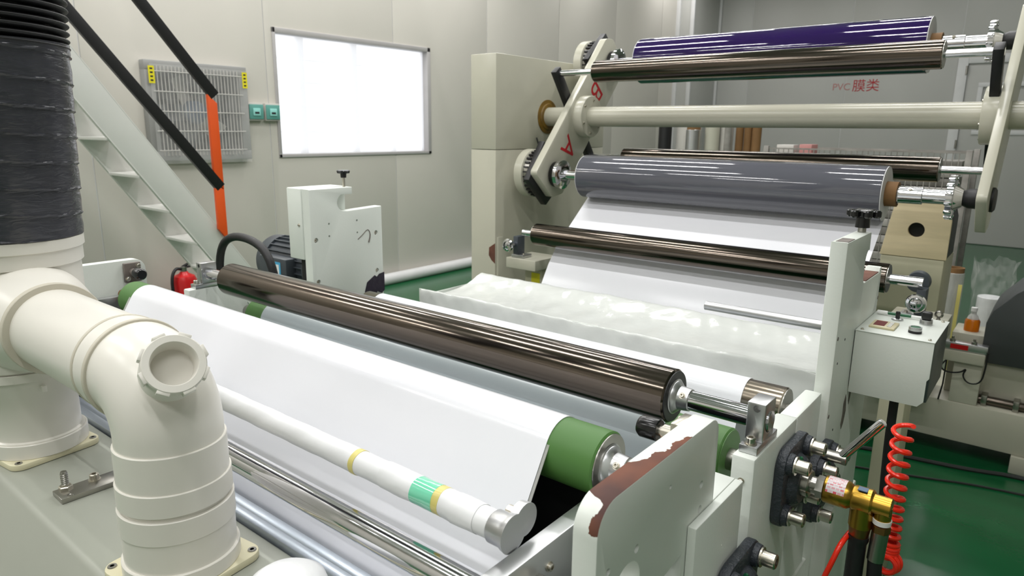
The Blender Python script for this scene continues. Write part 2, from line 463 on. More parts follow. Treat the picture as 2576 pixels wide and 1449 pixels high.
# half round skirting along the left wall
bb = finish(bm_lathe([(YF, .06), (YB - 1.1, .06)], 'Y', (XL + .06, 0, .055), 24), 'baseboard_left', 'trim'); tag(bb, kind='structure')
bb2 = finish(bm_box(-5.1, -1.5, YB - .02, YB - .001, 0, .09, .004), 'baseboard_back', 'trim'); tag(bb2, kind='structure')
# window
win = thing('window_1', None, None, (XL, (WY0 + WY1) / 2, WZ0)); tag(win, kind='structure')
f = .045
fb = bm_box(XL - .10, XL + .012, WY0, WY1, WZ1 - f, WZ1, .004)
bm_box(XL - .10, XL + .012, WY0, WY1, WZ0, WZ0 + .03, .004, fb)
bm_box(XL - .10, XL + .012, WY0, WY0 + .03, WZ0, WZ1, .004, fb); bm_box(XL - .10, XL + .012, WY1 - .045, WY1, WZ0, WZ1, .004, fb)
finish(fb, 'window_frame', 'frame_grey', win)
finish(bm_box(XL - .062, XL - .056, WY0 + .03, WY1 - .045, WZ0 + .03, WZ1 - f), 'pane', 'window_pane', win)
for y, w in ((3.98, .07), (4.60, .07), (5.10, .05)):
    finish(bm_box(XL - .26, XL - .22, y - w / 2, y + w / 2, WZ0 - .2, WZ1 + (.2 if y < 4.8 else -.55), .004), 'bar', 'label_white', win)
for z in (1.55, 1.78, 2.0, 2.2):
    finish(bm_box(XL - .24, XL - .23, WY0 - .2, 4.7, z, z + .012), 'bar', 'label_white', win)
# back door
dr = thing('door_1', None, None, (-.45, YB, 0)); tag(dr, kind='structure')
db = bm_box(-1.49, -1.36, YB - .05, YB + .03, 0, 2.72, .006); bm_box(.49, .62, YB - .05, YB + .03, 0, 2.72, .006, db); bm_box(-1.36, .49, YB - .05, YB + .03, 2.60, 2.72, .006, db)
finish(db, 'door_frame', 'trim', dr)
lf = finish(bm_box(-1.36, .49, YB - .02, YB + .02, .01, 2.60, .003), 'door_leaf', 'wall_back', dr)
cut(lf, [bm_box(-1.14, .2, YB - .2, YB + .2, 1.66, 2.27)])
pb = bm_box(-1.2, .26, YB - .035, YB - .02, 2.27, 2.33, .003); bm_box(-1.2, .26, YB - .035, YB - .02, 1.60, 1.66, .003, pb)
bm_box(-1.2, -1.14, YB - .035, YB - .02, 1.66, 2.27, .003, pb); bm_box(.2, .26, YB - .035, YB - .02, 1.66, 2.27, .003, pb)
finish(pb, 'window_frame', 'trim', dr)
finish(bm_box(-1.14, .2, YB - .002, YB + .002, 1.66, 2.27), 'pane', 'wall_back', dr)
for z in (.5, 1.4, 2.45): finish(bm_lathe([(z, .014), (z + .12, .014)], 'Z', (-1.37, YB - .055, 0), 12), 'hinge', 'steel', dr)

# ceiling strip lights (outside the frame): housing, diffuser and its lamp
hm = mesh_of(bm_box(-.62, .62, -.09, .09, .03, .09, .01), 'housing', 'trim')
dm = mesh_of(bm_box(-.60, .60, -.07, .07, .015, .03, .005), 'diffuser', 'label_white')
k = 0
for ix, x in enumerate((-4.9, -2.85, -.8, 1.3)):
    for iy, y in enumerate((-2.2, -.6, 1.0, 2.6, 4.2, 5.8, 8.2, 10.6)):
        if x > 1 and y > .5: continue        # the aisle on that side is unlit
        t = thing('ceiling_light', 'white fluorescent strip light fixed to the ceiling', 'ceiling light', (x, y, ZC - .09), 'ceiling strip lights')
        inst(hm, 'housing', t, (x, y, ZC - .09)); inst(dm, 'diffuser', t, (x, y, ZC - .09))
        ld = bpy.data.lights.new('tube_lamp', 'AREA'); ld.shape = 'RECTANGLE'; ld.size = 1.18; ld.size_y = .10
        ld.energy = LAMP_W * (.55 if y > 6 else 1.0); ld.color = LAMP_COL
        lo = bpy.data.objects.new('tube_lamp', ld); COL.objects.link(lo); lo.parent = t; lo.location = (0, 0, .012)

# ================================================================ near machine: hood, ducts
hood = thing('exhaust_hood', 'grey-green painted sheet metal hood carrying the cream plastic ducts', 'hood', (-1.27, .35, 0))
pr = rounded([(.508, .98), (.312, .98), (.235, .90), (.19, .30), (.508, .30)], [.006, .02, .03, .02, 0], 5)
finish(bm_prism(pr, 'X', -1.935, -.46, 0), 'hood_body', 'hood', hood)
for (y0, y1, z0, z1) in ((.510, .528, .93, .988), (.531, .540, .93, .972), (.545, .566, .93, .965)):
    finish(bm_box(-1.93, -.47, y0, y1, z0, z1, .002), 'edge_channel', 'alu_strip', hood)
finish(bm_box(-1.9, -.5, .22, .48, 0, .30, .01), 'plinth', 'hood', hood)

def pvc_band(t, axis, c, a0, a1, r0, r1, m='pvc', name='pipe_collar', seg=56):
    return finish(bm_lathe([(a0, r0 - .004), (a0, r1 - .001), (a0 + .001, r1), (a1 - .001, r1), (a1, r1 - .001), (a1, r0 - .004)], axis, c, seg, closed=True), name, m, t)
duct = thing('exhaust_duct', 'cream plastic ventilation pipe with tee, elbow and cleanout port on the hood', 'pipe', (-1.5, .4, .98))
DX, DY = -1.5, .40
# main stack: flange, reducer, tee body, sockets
def flange(cx, cy, a=0.):
    p = rounded([(-.079, -.079), (.079, -.079), (.079, .079), (-.079, .079)], .022, 5)
    ca, sa = math.cos(a), math.sin(a)
    p = [(cx + x * ca - y * sa, cy + x * sa + y * ca) for x, y in p]
    o = finish(bm_prism(p, 'Z', .9805, .992, .002), 'base_flange', 'pvc_yellow', duct)
    for sx, sy in ((1, 1), (1, -1), (-1, 1), (-1, -1)):
        x = sx * .066; y = sy * .066
        w = finish(bm_lathe([(.992, .0065), (.9935, .006), (.9935, .003), (.990, .003)], 'Z', (cx + x * ca - y * sa, cy + x * sa + y * ca, 0), 12), 'screw', 'steel', o)
flange(DX, DY, .12)
finish(bm_lathe([(.992, .079), (1.022, .079), (1.024, .074), (1.075, .074), (1.105, .086), (1.132, .102), (1.15, .108), (1.168, .108)], 'Z', (DX, DY, 0), 64), 'reducer', 'pvc', duct)
pvc_band(duct, 'Z', (DX, DY, 0), .992, 1.020, .079, .083)
pvc_band(duct, 'Z', (DX, DY, 0), 1.150, 1.166, .108, .113)
pvc_band(duct, 'Z', (DX, DY, 0), 1.169, 1.190, .108, .1135)
finish(bm_lathe([(1.169, .109), (1.40, .109)], 'Z', (DX, DY, 0), 64), 'tee_body', 'pvc', duct)
pvc_band(duct, 'Z', (DX, DY, 0), 1.205, 1.215, .108, .1115)
pvc_band(duct, 'Z', (DX, DY, 0), 1.352, 1.395, .108, .114)
pvc_band(duct, 'Z', (DX, DY, 0), 1.380, 1.4005, .108, .118)
for a, z in ((-.2, 1.345), (-.25, 1.222), (.0, 1.197), (-.1, 1.14)):
    finish(bm_box(DX + .112 * math.cos(a) - .004, DX + .112 * math.cos(a) + .004, DY + .112 * math.sin(a) - .004, DY + .112 * math.sin(a) + .004, z - .012, z, .001), 'lug', 'pvc', duct)
# branch towards the camera side
EX, EY, EZ, PR = -.915, .395, 1.262, .068
Rb = .065
finish(bm_lathe([(-1.48, .100), (-1.40, .096), (-1.355, .088), (-1.325, .0785), (-1.305, .0765)], 'X', (0, EY, EZ), 56), 'tee_branch', 'pvc', duct)
pvc_band(duct, 'X', (0, EY, EZ), -1.312, -1.299, PR, .0785, 'pvc_tan')
finish(bm_lathe([(-1.39, PR), (EX - Rb, PR)], 'X', (0, EY, EZ), 56), 'branch_pipe', 'pvc', duct)
pvc_band(duct, 'X', (0, EY, EZ), -1.040, -1.033, PR, .0715, 'pvc_tan')
pvc_band(duct, 'X', (0, EY, EZ), -1.033, -.994, PR, .0705)
pvc_band(duct, 'X', (0, EY, EZ), -.996, -.988, PR, .0735, 'pvc_tan')
ep = [(EX - Rb - .015, EY, EZ)] + [(EX - Rb + Rb * math.sin(a), EY, EZ - Rb + Rb * math.cos(a)) for a in [PI / 2 * k / 20 for k in range(21)]] + [(EX, EY, EZ - Rb - .06)]
finish(tube(ep, .0695, seg=56), 'elbow', 'pvc', duct)
for z0, z1, r in ((1.128, 1.182, .0722), (1.098, 1.130, .0745), (1.058, 1.092, .0755)):
    pvc_band(duct, 'Z', (EX, EY, 0), z0, z1, PR, r)
finish(bm_lathe([(.992, .0735), (1.060, .0740), (1.088, .0740), (1.090, .0700), (1.11, .0695)], 'Z', (EX, EY, 0), 56), 'riser_pipe', 'pvc', duct)
pvc_band(duct, 'Z', (EX, EY, 0), .992, 1.014, PR, .0775)
flange(EX, EY, .12)
# cleanout port on the elbow's outer bend
pd = Vector((.84, -.24, .50)).normalized()
mid = Vector((EX - Rb + Rb * .707, EY, EZ - Rb + Rb * .707))
pM = dirM(pd) @ Matrix.Diagonal((.74, .74, 1, 1)); pc = mid + Vector((.036, -.004, .028))
finish(bm_lathe([(.035, .050), (.078, .050), (.080, .0475), (.080, .036), (.078, .035), (.058, .034), (.057, .0)], pM, pc, 48), 'cleanout_port', 'pvc', duct)
rg = bm_lathe([(.070, .045), (.070, .051), (.087, .051), (.089, .049), (.089, .038), (.086, .036), (.070, .036)], pM, pc, 48, closed=True)
cap = finish(rg, 'port_ring', 'pvc', duct)
for k in range(8):
    a = 2 * PI * k / 8 + .3
    b = bm_box(-.0105, .0105, -.0035, .0035, -.007, .007, .001)
    xf(b, Matrix.Translation(pc) @ pM @ Matrix.Rotation(a, 4, 'Z') @ Matrix.Translation((0, .0515, .081)))
    finish(b, 'ring_tab', 'pvc', cap)
# wrapped flexible hose above the main stack
fh = thing('flexible_hose', 'dark grey ribbed flexible hose wrapped in shiny film above the cream duct', 'hose', (DX, DY, 1.40))
def hose_ax(z): return DX + .055 * max(0, (z - 1.40)) / .4, DY
def hose_bm(z0, z1, nz, rad):
    t = bmesh.new(); seg = 72; rings = []
    for i in range(nz + 1):
        z = z0 + (z1 - z0) * i / nz; ax, ay = hose_ax(z)
        rg = []
        for k in range(seg):
            th = 2 * PI * k / seg; r = rad(z, th)
            rg.append(t.verts.new((ax + r * math.cos(th), ay + r * math.sin(th), z)))
        rings.append(rg)
    for A, B in zip(rings[:-1], rings[1:]):
        for k in range(seg): t.faces.new((A[k], A[(k + 1) % seg], B[(k + 1) % seg], B[k]))
    return t
def r_wrap(z, th):
    p = ((z - 1.40) / .046 + th / (2 * PI)) % 1.0
    s = .1165 + .0012 * math.sin(p * PI) + (.0018 if p < .05 else 0) + .002 * (1 - p)
    s += .0005 * math.sin(th * 9 + z * 160) * math.sin(z * 90 + th * 2)
    return s
finish(hose_bm(1.401, 1.735, 150, r_wrap), 'hose_wrap', 'flex_film', fh, angle=70)
def r_rib(z, th):
    p = ((z - 1.40) / .0125 + th / (2 * PI)) % 1.0
    return .104 + .016 * abs(math.sin(p * PI)) ** .7
finish(hose_bm(1.725, 2.3, 420, r_rib), 'hose_ribs', 'black_rubber', fh, angle=70)
# steel bar with studs lying on the hood
mb = thing('mounting_bar', 'flat stainless bar with two nutted studs and a cap screw on the hood', 'metal bar', (-1.25, .405, .98))
b = bm_box(-.022, .022, -.062, .062, 0, .009, .001); finish(xf(b, Matrix.Translation((-1.252, .408, .9805)) @ Matrix.Rotation(-.02, 4, 'Z')), 'bar', 'steel', mb)
for dy in (-.045, .045):
    st = finish(bm_lathe([(.989, .0055), (1.022, .0055), (1.024, .0045)], 'Z', (-1.262, .408 + dy, 0), 16), 'stud', 'steel', mb)
    for q in range(6): finish(bm_lathe([(1.000 + q * .0035, .0055), (1.0012 + q * .0035, .0063), (1.0024 + q * .0035, .0055)], 'Z', (-1.262, .408 + dy, 0), 16), 'thread', 'steel', st)
    inst(NUT_M, 'nut', mb, (-1.262, .408 + dy, .9895), scale=.85)
inst(BOLT_M, 'bolt', mb, (-1.262, .408, .9895))
sc = finish(bm_lathe([(.9895, .0045), (.992, .0045), (.992, .002), (.990, .0)], 'Z', (-1.235, .36, 0), 12), 'screw', 'steel', mb)
# next duct stub peeking over the bottom of the picture
stub = thing('duct_stub', 'white rounded plastic pipe cap on the hood beside the chrome rod', 'pipe cap', (-.69, .42, .98))
finish(bm_lathe([(.981, .062), (.99, .062)], 'Z', (-.69, .42, 0), 40), 'base_flange', 'pvc_yellow', stub)
finish(bm_lathe([(.99, .052), (1.03, .052), (1.045, .047), (1.053, .036), (1.057, .02), (1.058, 0)], 'Z', (-.69, .42, 0), 48), 'cap', 'paper_white', stub)

# ================================================================ rollers and web of the near machine
def roller(name, label, c, x0, x1, r, m, j, hubm='alu', hub_r=None, shaft_r=.014, shaft_m='chrome', endm=None, group=None):
    # roller body, end rings with hub and shaft out to j=(xa,xb)
    t = thing(name, label, 'roller', (((x0 + x1) / 2), c[0], c[1]), group)
    y, z = c
    finish(bm_lathe([(x0, r - .0025), (x0 + .0025, r), (x1 - .0025, r), (x1, r - .0025)], 'X', (0, y, z), 72), 'roller_body', m, t)
    if hub_r:
        for s, xe in ((-1, x0), (1, x1)):
            h = [(0, hub_r), (.003, hub_r), (.004, hub_r * .92), (.006, hub_r * .90), (.012, hub_r * .68), (.03, hub_r * .62), (.031, hub_r * .58), (.031, shaft_r)]
            hb = finish(bm_lathe([(xe + s * a, q) for a, q in h], 'X', (0, y, z), 48), 'end_hub', hubm, t)
            inst(BOLT_S, 'set_screw', hb, (xe + s * .021, y - hub_r * .52, z + hub_r * .36), dirM((0, -.82, .57)))
    if endm:
        for s, xe in ((-1, x0), (1, x1)):
            finish(bm_lathe([(xe + s * .0002, r - .003), (xe + s * .002, r - .003)], 'X', (0, y, z), 48), 'end_plate', endm, t)
    finish(bm_lathe([(j[0], shaft_r - .001), (j[0] + .001, shaft_r), (j[1] - .001, shaft_r), (j[1], shaft_r - .001)], 'X', (0, y, z), 32), 'shaft', shaft_m, t)
    return t
G1 = (.764, 1.152)
g1 = roller('rubber_roller', 'green rubber covered roller under the white film beside the chipped plate', G1, -1.885, -.435, .046, 'green_rubber', (-1.965, -.352), hub_r=.030, shaft_r=.013, shaft_m='copper', endm='steel')
BR = (1.022, 1.166)
roller('dark_roller', 'long dark bronze idler roller with chrome shaft in clamp blocks', BR, -1.86, -.462, .046, 'bronze', (-1.99, -.3), hub_r=.030, shaft_r=.0165, endm='black')
G2 = (1.13, 1.03)
roller('rubber_roller', 'green rubber roller below the long dark idler roller', G2, -1.90, -.40, .055, 'green_rubber', (-1.97, -.262), shaft_r=.02, shaft_m='steel', endm='green_rubber')
G3 = (1.142, .912)
roller('rubber_roller', 'lower green rubber roller pressed against the one above', G3, -1.90, -.39, .055, 'green_rubber', (-1.97, -.345), shaft_r=.02, shaft_m='steel', endm='green_rubber')
ST = (1.54, .985)
roller('metal_roller', 'bright bronze roller end showing beside the white bearing block', ST, -1.88, -.424, .05, 'bronze_light', (-1.97, -.338), shaft_r=.013, shaft_m='steel', endm='steel')
CH = (.52, 1.081)
roller('chrome_rod', 'long polished chrome rod in front of the white film', CH, -1.93, -.442, .020, 'chrome', (-1.94, -.44), shaft_r=.012, shaft_m='steel')

WX0, WX1 = -1.81, -.511
# front web over the green roller
rw = .0468
pth = [(.96, .905)] + arc(G1, rw, 30, 148, 22) + [(.643, 1.040), (.598, .968), (.575, .90), (.572, .55)]
fw = thing('film_web', 'glossy white film running over the green rubber roller and down to the hood', 'film', (-1.16, .7, .5))
finish(sheet(pth, WX0, WX1, .0012), 'film', 'web', fw)
dk = [(p[0] - .0008, p[1] + .0006) for p in pth[12:-1]]
finish(sheet([(.7235, 1.1735), (.643, 1.0385), (.597, .9665)], WX1 + .0005, WX1 + .005, .001), 'film_edge', 'clear_plastic', fw)
finish(sheet([(.7235, 1.1735), (.643, 1.0385), (.597, .9665)], WX0 - .012, WX0 - .0005, .001), 'film_edge', 'clear_plastic', fw)
# black sheet added as the shade behind the web front, between the frames
finish(bm_box(-1.88, -.352, .815, .820, .55, 1.10), 'gap_shade_sheet', 'dark_void', None)
mbp = bpy.context.scene.objects['gap_shade_sheet']; tag(mbp, 'black sheet added as shade behind the green roller', 'metal plate')
# second web: bright bronze roller to the upper green roller
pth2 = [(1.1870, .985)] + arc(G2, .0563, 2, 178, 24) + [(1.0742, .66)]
w2 = finish(sheet(pth2, WX0, WX1, .0012), 'film_web', 'web_shaded'); tag(w2, 'pale grey film, tinted for shade and wrapped over the green roller below the long dark roller', 'film')
pth3 = [(1.72, .62), (1.60, .93)] + arc(ST, .0513, 20, 158, 22) + [(1.445, .85), (1.42, .62)]
w3 = finish(sheet(pth3, WX0, WX1, .0012), 'film_web', 'web'); tag(w3, 'white film passing over the bright bronze roller between tray and dark roller', 'film')

# white paper wrapped pipe with tape
pp = thing('wrapped_pipe', 'white paper wrapped pipe with green tape in front of the film', 'pipe', (-1.17, .56, 1.14))
PY, PZ, PRR = .562, 1.142, .0175
def pw(x0, x1, r, m, name, seg=32, wob=0.):
    t = bmesh.new(); n = max(2, int((x1 - x0) / .012)); rings = []
    for i in range(n + 1):
        x = x0 + (x1 - x0) * i / n; rg = []
        for k in range(seg):
            th = 2 * PI * k / seg; rr = r + wob * math.sin(x * 60 + th * 2) + wob * .6 * math.sin(th * 5 + x * 130)
            rg.append(t.verts.new((x, PY + rr * math.cos(th), PZ + rr * math.sin(th))))
        rings.append(rg)
    for A, B in zip(rings[:-1], rings[1:]):
        for k in range(seg): t.faces.new((A[k], A[(k + 1) % seg], B[(k + 1) % seg], B[k]))
    t.faces.new(rings[0]); t.faces.new(rings[-1])
    return finish(t, name, m, pp)
pw(-1.90, -.462, PRR, 'paper_white', 'paper_wrap', wob=.00035)
pw(-.66, -.462, PRR + .0008, 'paper_white', 'paper_overlap', wob=.0005)
pw(-.530, -.490, PRR + .0016, 'paper_white', 'paper_overlap', wob=.0005)
pw(-.598, -.560, PRR + .0013, 'green_tape', 'tape_band', wob=.0005)
pw(-.560, -.549, PRR + .0011, 'tape_yellow', 'tape_band', wob=.0005)
pw(-.722, -.712, PRR + .0006, 'tape_yellow', 'tape_band', wob=.0004)
pw(-.470, -.452, PRR + .0004, 'tape_yellow', 'tape_band', wob=.0003)
fit = finish(bm_lathe([(-.470, .019), (-.468, .0205), (-.452, .0205), (-.447, .0225), (-.441, .024)], 'X', (0, PY, PZ - .0005), 36), 'end_fitting', 'alu', pp)
cl = bm_lathe([(-.456, .020), (-.444, .021)], 'X', (0, PY + .028, PZ + .004), 32); finish(cl, 'clamp_lug', 'alu', pp)
inst(cap_bolt(.008, .016), 'bolt', pp, (-.456, PY + .028, PZ + .006), Matrix.Rotation(-PI / 2, 4, 'Y'))

# ================================================================ side frames of the near machine
sf = thing('laminator_side', 'white painted near side frame with chipped brown edge and bearing flanges', 'machine frame', (-.33, .54, 0))
CH_O = Vector((-.33, .538, 0))
# A: front plate with the chipped paint on its edge; local origin so that the wear follows the plate
pa = rounded([(.538, .05), (.538, 1.231), (.846, 1.231), (.846, .05)], [0, .036, .024, 0], 8)
bmA = bm_prism(pa, 'X', -.345, -.315, .0015)
bmesh.ops.translate(bmA, verts=bmA.verts, vec=-CH_O)
bmesh.ops.recalc_face_normals(bmA, faces=bmA.faces)
meA = bpy.data.meshes.new('front_plate'); bmA.to_mesh(meA); bmA.free()
for p in meA.polygons: p.use_smooth = True
meA.set_sharp_from_angle(angle=math.radians(30)); meA.materials.append(MATS['frame_chipped'])
oA = bpy.data.objects.new('front_plate', meA); COL.objects.link(oA); oA.parent = sf; oA.location = CH_O - Vector(sf['_o']); oA['_o'] = CH_O
oA.location = CH_O - Vector(sf['_o'])
def hx(y, z, r, x0=-.36, x1=-.30, seg=24): return bm_lathe([(x0, r), (x1, r)], 'X', (0, y, z), seg)
csA = [hx(y, z, r) for y, z, r in ((.704, 1.186, .0028), (.799, 1.149, .0055), (.800, 1.113, .0055), (.795, 1.073, .0048), (.625, 1.144, .0055), (.563, 1.148, .0045), (.606, 1.105, .030))]
csA.append(bm_prism([(.702, 1.066), (.752, 1.072), (.752, .99)], 'X', -.36, -.30))
cut(oA, [xf(c, Matrix.Translation(-CH_O) @ Matrix.Identity(4)) if False else c for c in csA])
# B: stepped plate behind it
pb_ = [(.762, .05), (.762, 1.106), (.925, 1.106), (.925, .05)]
finish(bm_prism(pb_, 'X', -.3145, -.302, .002), 'cover_plate', 'frame_white', sf)
finish(bm_prism([(.8465, .3), (.8465, 1.106), (.925, 1.106), (.925, .3)], 'X', -.345, -.315, .001), 'spacer_block', 'frame_white', sf)
# C: post carrying the clamp block
oC = finish(bm_box(-.336, -.300, .962, 1.168, .05, 1.124, .004), 'bearing_post', 'frame_white', sf)
cut(oC, [bm_lathe([(-.36, .0208), (-.28, .0208)], 'X', (0, *G2), 28)])
inst(BOLT_S, 'screw', oC, (-.318, .9615, 1.085), dirM((0, -1, 0)))
# D: bearing block behind
finish(bm_box(-.342, -.310, 1.207, 1.362, .05, 1.108, .004), 'bearing_post', 'frame_white', sf)
# E: tall notched plate
pe = [(1.372, .05), (1.372, 1.402), (1.565, 1.402), (1.565, 1.365)] + arc((1.565, 1.338), .027, 90, 180, 6) + [(1.538, 1.318)] + arc((1.560, 1.318), .022, 180, 270, 6) + [(1.70, 1.296), (1.705, 1.306), (1.722, 1.306), (1.722, .05)]
oE = finish(bm_prism(pe, 'X', -.329, -.298, .003), 'tall_plate', 'frame_white', sf)
ed = bm_box(-.327, -.300, 1.575, 1.700, 1.2955, 1.2975); finish(ed, 'worn_patch', 'rust', oE)
finish(bm_prism([(1.379, 1.4018), (1.41, 1.4018), (1.43, 1.4018), (1.43, 1.4028), (1.40, 1.4028), (1.379, 1.4028)], 'X', -.322, -.300), 'worn_patch', 'scrape', oE)
for y, z, h in ((1.374, 1.215, .05), (1.71, 1.235, .045), (1.374, 1.055, .06)):
    finish(bm_lathe([(-.2982, .004), (-.2972, .004)], 'X', (0, y + .006, z), 12), 'worn_patch', 'scrape', oE)
for y, z in ((1.44, 1.20), (1.43, 1.01), (1.40, 1.16)):
    finish(bm_lathe([(-.2982, .0025), (-.2975, .0025)], 'X', (0, y, z), 10), 'screw_hole', 'ink', oE)
for pts in ([(1.50, 1.045), (1.512, 1.062), (1.520, 1.05), (1.528, 1.02), (1.518, .995), (1.505, .985), (1.495, 1.0), (1.502, 1.02)], [(1.545, 1.06), (1.560, 1.064), (1.556, 1.045), (1.548, 1.028), (1.540, 1.04)]):
    finish(bm_prism(pts, 'X', -.2982, -.2974), 'worn_patch', 'scrape', oE)
kn = finish(bm_lathe([(1.4025, .008), (1.412, .008)], 'Z', (-.314, 1.548, 0), 16), 'knob_stem', 'steel', sf)
kb = bm_lathe([(1.412, .014), (1.432, .013), (1.434, .018), (1.446, .019), (1.449, .014), (1.449, 0)], 'Z', (-.314, 1.548, 0), 24)
for q in range(6):
    a = 2 * PI * q / 6; bm_lathe([(1.433, .006), (1.436, .009), (1.445, .009), (1.448, .006)], 'Z', (-.314 + .024 * math.cos(a), 1.548 + .024 * math.sin(a), 0), 14, kb)
finish(kb, 'star_knob', 'black_gloss', sf)
# base sill
finish(bm_box(-.335, -.305, .85, 1.80, .05, .74, .004), 'lower_panel', 'frame_white', sf)
finish(bm_box(-.40, -.20, .5, 2.0, 0, .06, .006), 'foot_rail', 'frame_white', sf)
finish(bm_box(-.300, -.270, 1.38, 1.42, .1, .86, .003), 'stiffener', 'frame_white', sf)
# cast flange bearings
def flange_bearing(y, z, x, label, s=.0455):
    t = thing('flange_bearing', label, 'bearing', (x, y, z), 'cast flange bearings')
    p = rounded([(y - s - .024, z - s - .024), (y + s + .024, z - s - .024), (y + s + .024, z + s + .024), (y - s - .024, z + s + .024)], .032, 6)
    finish(bm_prism(p, 'X', x, x + .016, .003), 'flange_plate', 'cast_iron', t)
    for sy in (-1, 1):
        for sz in (-1, 1):
            finish(bm_lathe([(x + .016, .0185), (x + .024, .017), (x + .0255, .015)], 'X', (0, y + sy * s, z + sz * s), 24), 'boss', 'cast_iron', t)
            bo = inst(BOLT_L, 'bolt', t, (x + .0255, y + sy * s, z + sz * s), RX, 1.05)
    finish(bm_lathe([(x + .016, .046), (x + .024, .042), (x + .030, .036), (x + .030, .024), (x + .018, .022)], 'X', (0, y, z), 40), 'housing', 'cast_iron', t)
    finish(bm_lathe([(x + .02, .024), (x + .040, .023), (x + .042, .021), (x + .042, .019)], 'X', (0, y, z), 32), 'inner_ring', 'steel', t)
    finish(bm_lathe([(0, .0045), (.004, .004), (.007, .0015)], dirM((.3, -.2, 1)), (x + .024, y - .012, z + .042), 12), 'grease_cap', 'button_green', t)
    return t
flange_bearing(G2[0], G2[1], -.2995, 'dark cast flange bearing behind the brass rotary joint')
flange_bearing(1.325, .945, -.2975, 'dark cast flange bearing partly hidden behind the brass joint and its flange')
flange_bearing(.905, .935, -.2995, 'dark cast flange bearing below the white post, without a brass joint')
# clamp block holding the dark roller's shaft
def clamp_block(x0, x1, label):
    t = thing('clamp_block', label, 'clamp', ((x0 + x1) / 2, BR[0], 1.1245), 'shaft clamp blocks')
    ob = finish(bm_box(x0, x1, BR[0] - .024, BR[0] + .024, 1.137, 1.199, .0015), 'clamp_body', 'alu', t)
    cut(ob, [bm_lathe([(x0 - .01, .0168), (x1 + .01, .0168)], 'X', (0, BR[0], BR[1] - .001), 32), bm_lathe([(BR[0] - .05, .0055), (BR[0] - .012, .0055)], 'Y', ((x0 + x1) / 2 + .001, 0, 1.190), 16)])
    finish(bm_box(x0, x1, BR[0] - .046, BR[0] + .046, 1.1245, 1.137, .001), 'clamp_foot', 'alu', t)
    for s in (-1, 1): inst(BOLT_M, 'bolt', t, ((x0 + x1) / 2, BR[0] + s * .036, 1.137), scale=.95)
    return t
clamp_block(-.331, -.303, 'silver clamp block with cap screws on the white post beside the flange bearing')
clamp_block(-2.015, -1.985, 'silver clamp block beside the fire extinguisher, at the far end of the dark roller')

# spring plunger with black grip on the front plate
def plunger(xs, s, label, m='zinc'):
    t = thing('tension_knob', label, 'knob', (xs, .80, 1.205), 'tension knobs')
    y, z = .806, 1.203
    finish(bm_box(min(xs, xs + s * .012), max(xs, xs + s * .012), y - .022, y + .022, z - .028, z + .026, .002), 'bracket', m, t)
    finish(bm_lathe([(xs + s * .012, .011), (xs + s * .03, .011), (xs + s * .031, .008), (xs + s * .037, .008)], 'X', (0, y, z), 20), 'stem', m, t)
    finish(bm_lathe([(xs + s * .036, .014), (xs + s * .0375, .0155), (xs + s * .062, .0155), (xs + s * .067, .012), (xs + s * .067, 0)], 'X', (0, y, z), 32), 'grip', 'black_gloss', t)
    for q in (-1, 1): inst(BOLT_S, 'bolt', t, (xs + s * .012, y + q * .015, z + q * .017), RX if s > 0 else Matrix.Rotation(-PI / 2, 4, 'Y'), 1.3)
    return t
plunger(-.3455, -1, 'black gripped plunger knob on the chipped white plate')
plunger(-1.9985, 1, 'black knob on a brown bracket on the far white plate beside the duct', 'scrape')

# aluminium cross bar plates carrying the pipe and the chrome rod
for x0, x1, ya, yb, zt, lb in ((-.440, -.416, .40, .742, 1.121, 'grey aluminium plate holding the wrapped pipe, beside the chipped plate'), (-1.966, -1.942, .40, .80, 1.152, 'grey aluminium plate below the far knob, beside the duct')):
    t = thing('support_plate', lb, 'metal plate', ((x0 + x1) / 2, .56, .5), 'aluminium support plates')
    finish(bm_prism(rounded([(ya, .5), (ya, zt - .02), (ya + .02, zt), (yb, zt), (yb, .5)], [0, .004, .004, .012, 0], 3), 'X', x0, x1, .0015), 'plate', 'alu', t)
    if x0 > -1:
        for y, z in ((.60, 1.09), (.53, 1.04)): inst(BOLT_S, 'screw', t, (x1, y, z), RX, 1.2)
        finish(rod((x1, .575, 1.082), (-.3455, .575, 1.082), .011), 'spacer_rod', 'steel', t)
        inst(hex_nut(.016, .014), 'nut', t, (-.385, .575, 1.082), Matrix.Rotation(-PI / 2, 4, 'Y'))
        finish(bm_lathe([(-.384, .017), (-.380, .017)], 'X', (0, .575, 1.082), 24), 'washer', 'zinc', t)

# far side frame
lf_ = thing('laminator_side', 'white painted far side frame with rounded plate beside the duct', 'machine frame', (-2.02, .54, 0))
finish(bm_prism(rounded([(.50, .05), (.50, 1.236), (.846, 1.236), (.846, .05)], [0, .036, .030, 0], 8), 'X', -2.03, -2.0, .0015), 'front_plate', 'frame_white', lf_)
finish(bm_box(-2.02, -1.985, .955, 1.14, .05, 1.124, .004), 'bearing_post', 'frame_white', lf_)
finish(bm_box(-2.02, -1.985, 1.21, 1.36, .05, 1.06, .004), 'bearing_post', 'frame_white', lf_)
finish(bm_box(-2.018, -1.985, .85, 1.80, .05, .80, .004), 'lower_panel', 'frame_white', lf_)
finish(bm_box(-2.10, -1.93, .5, 2.0, 0, .06, .006), 'foot_rail', 'frame_white', lf_)
# cross beams joining the two frames, out of sight below the film
for y, z in ((.70, .40), (1.35, .40)):
    finish(bm_box(-1.985, -.346, y - .04, y + .04, z - .04, z + .04, .004), 'cross_beam', 'frame_white', lf_)

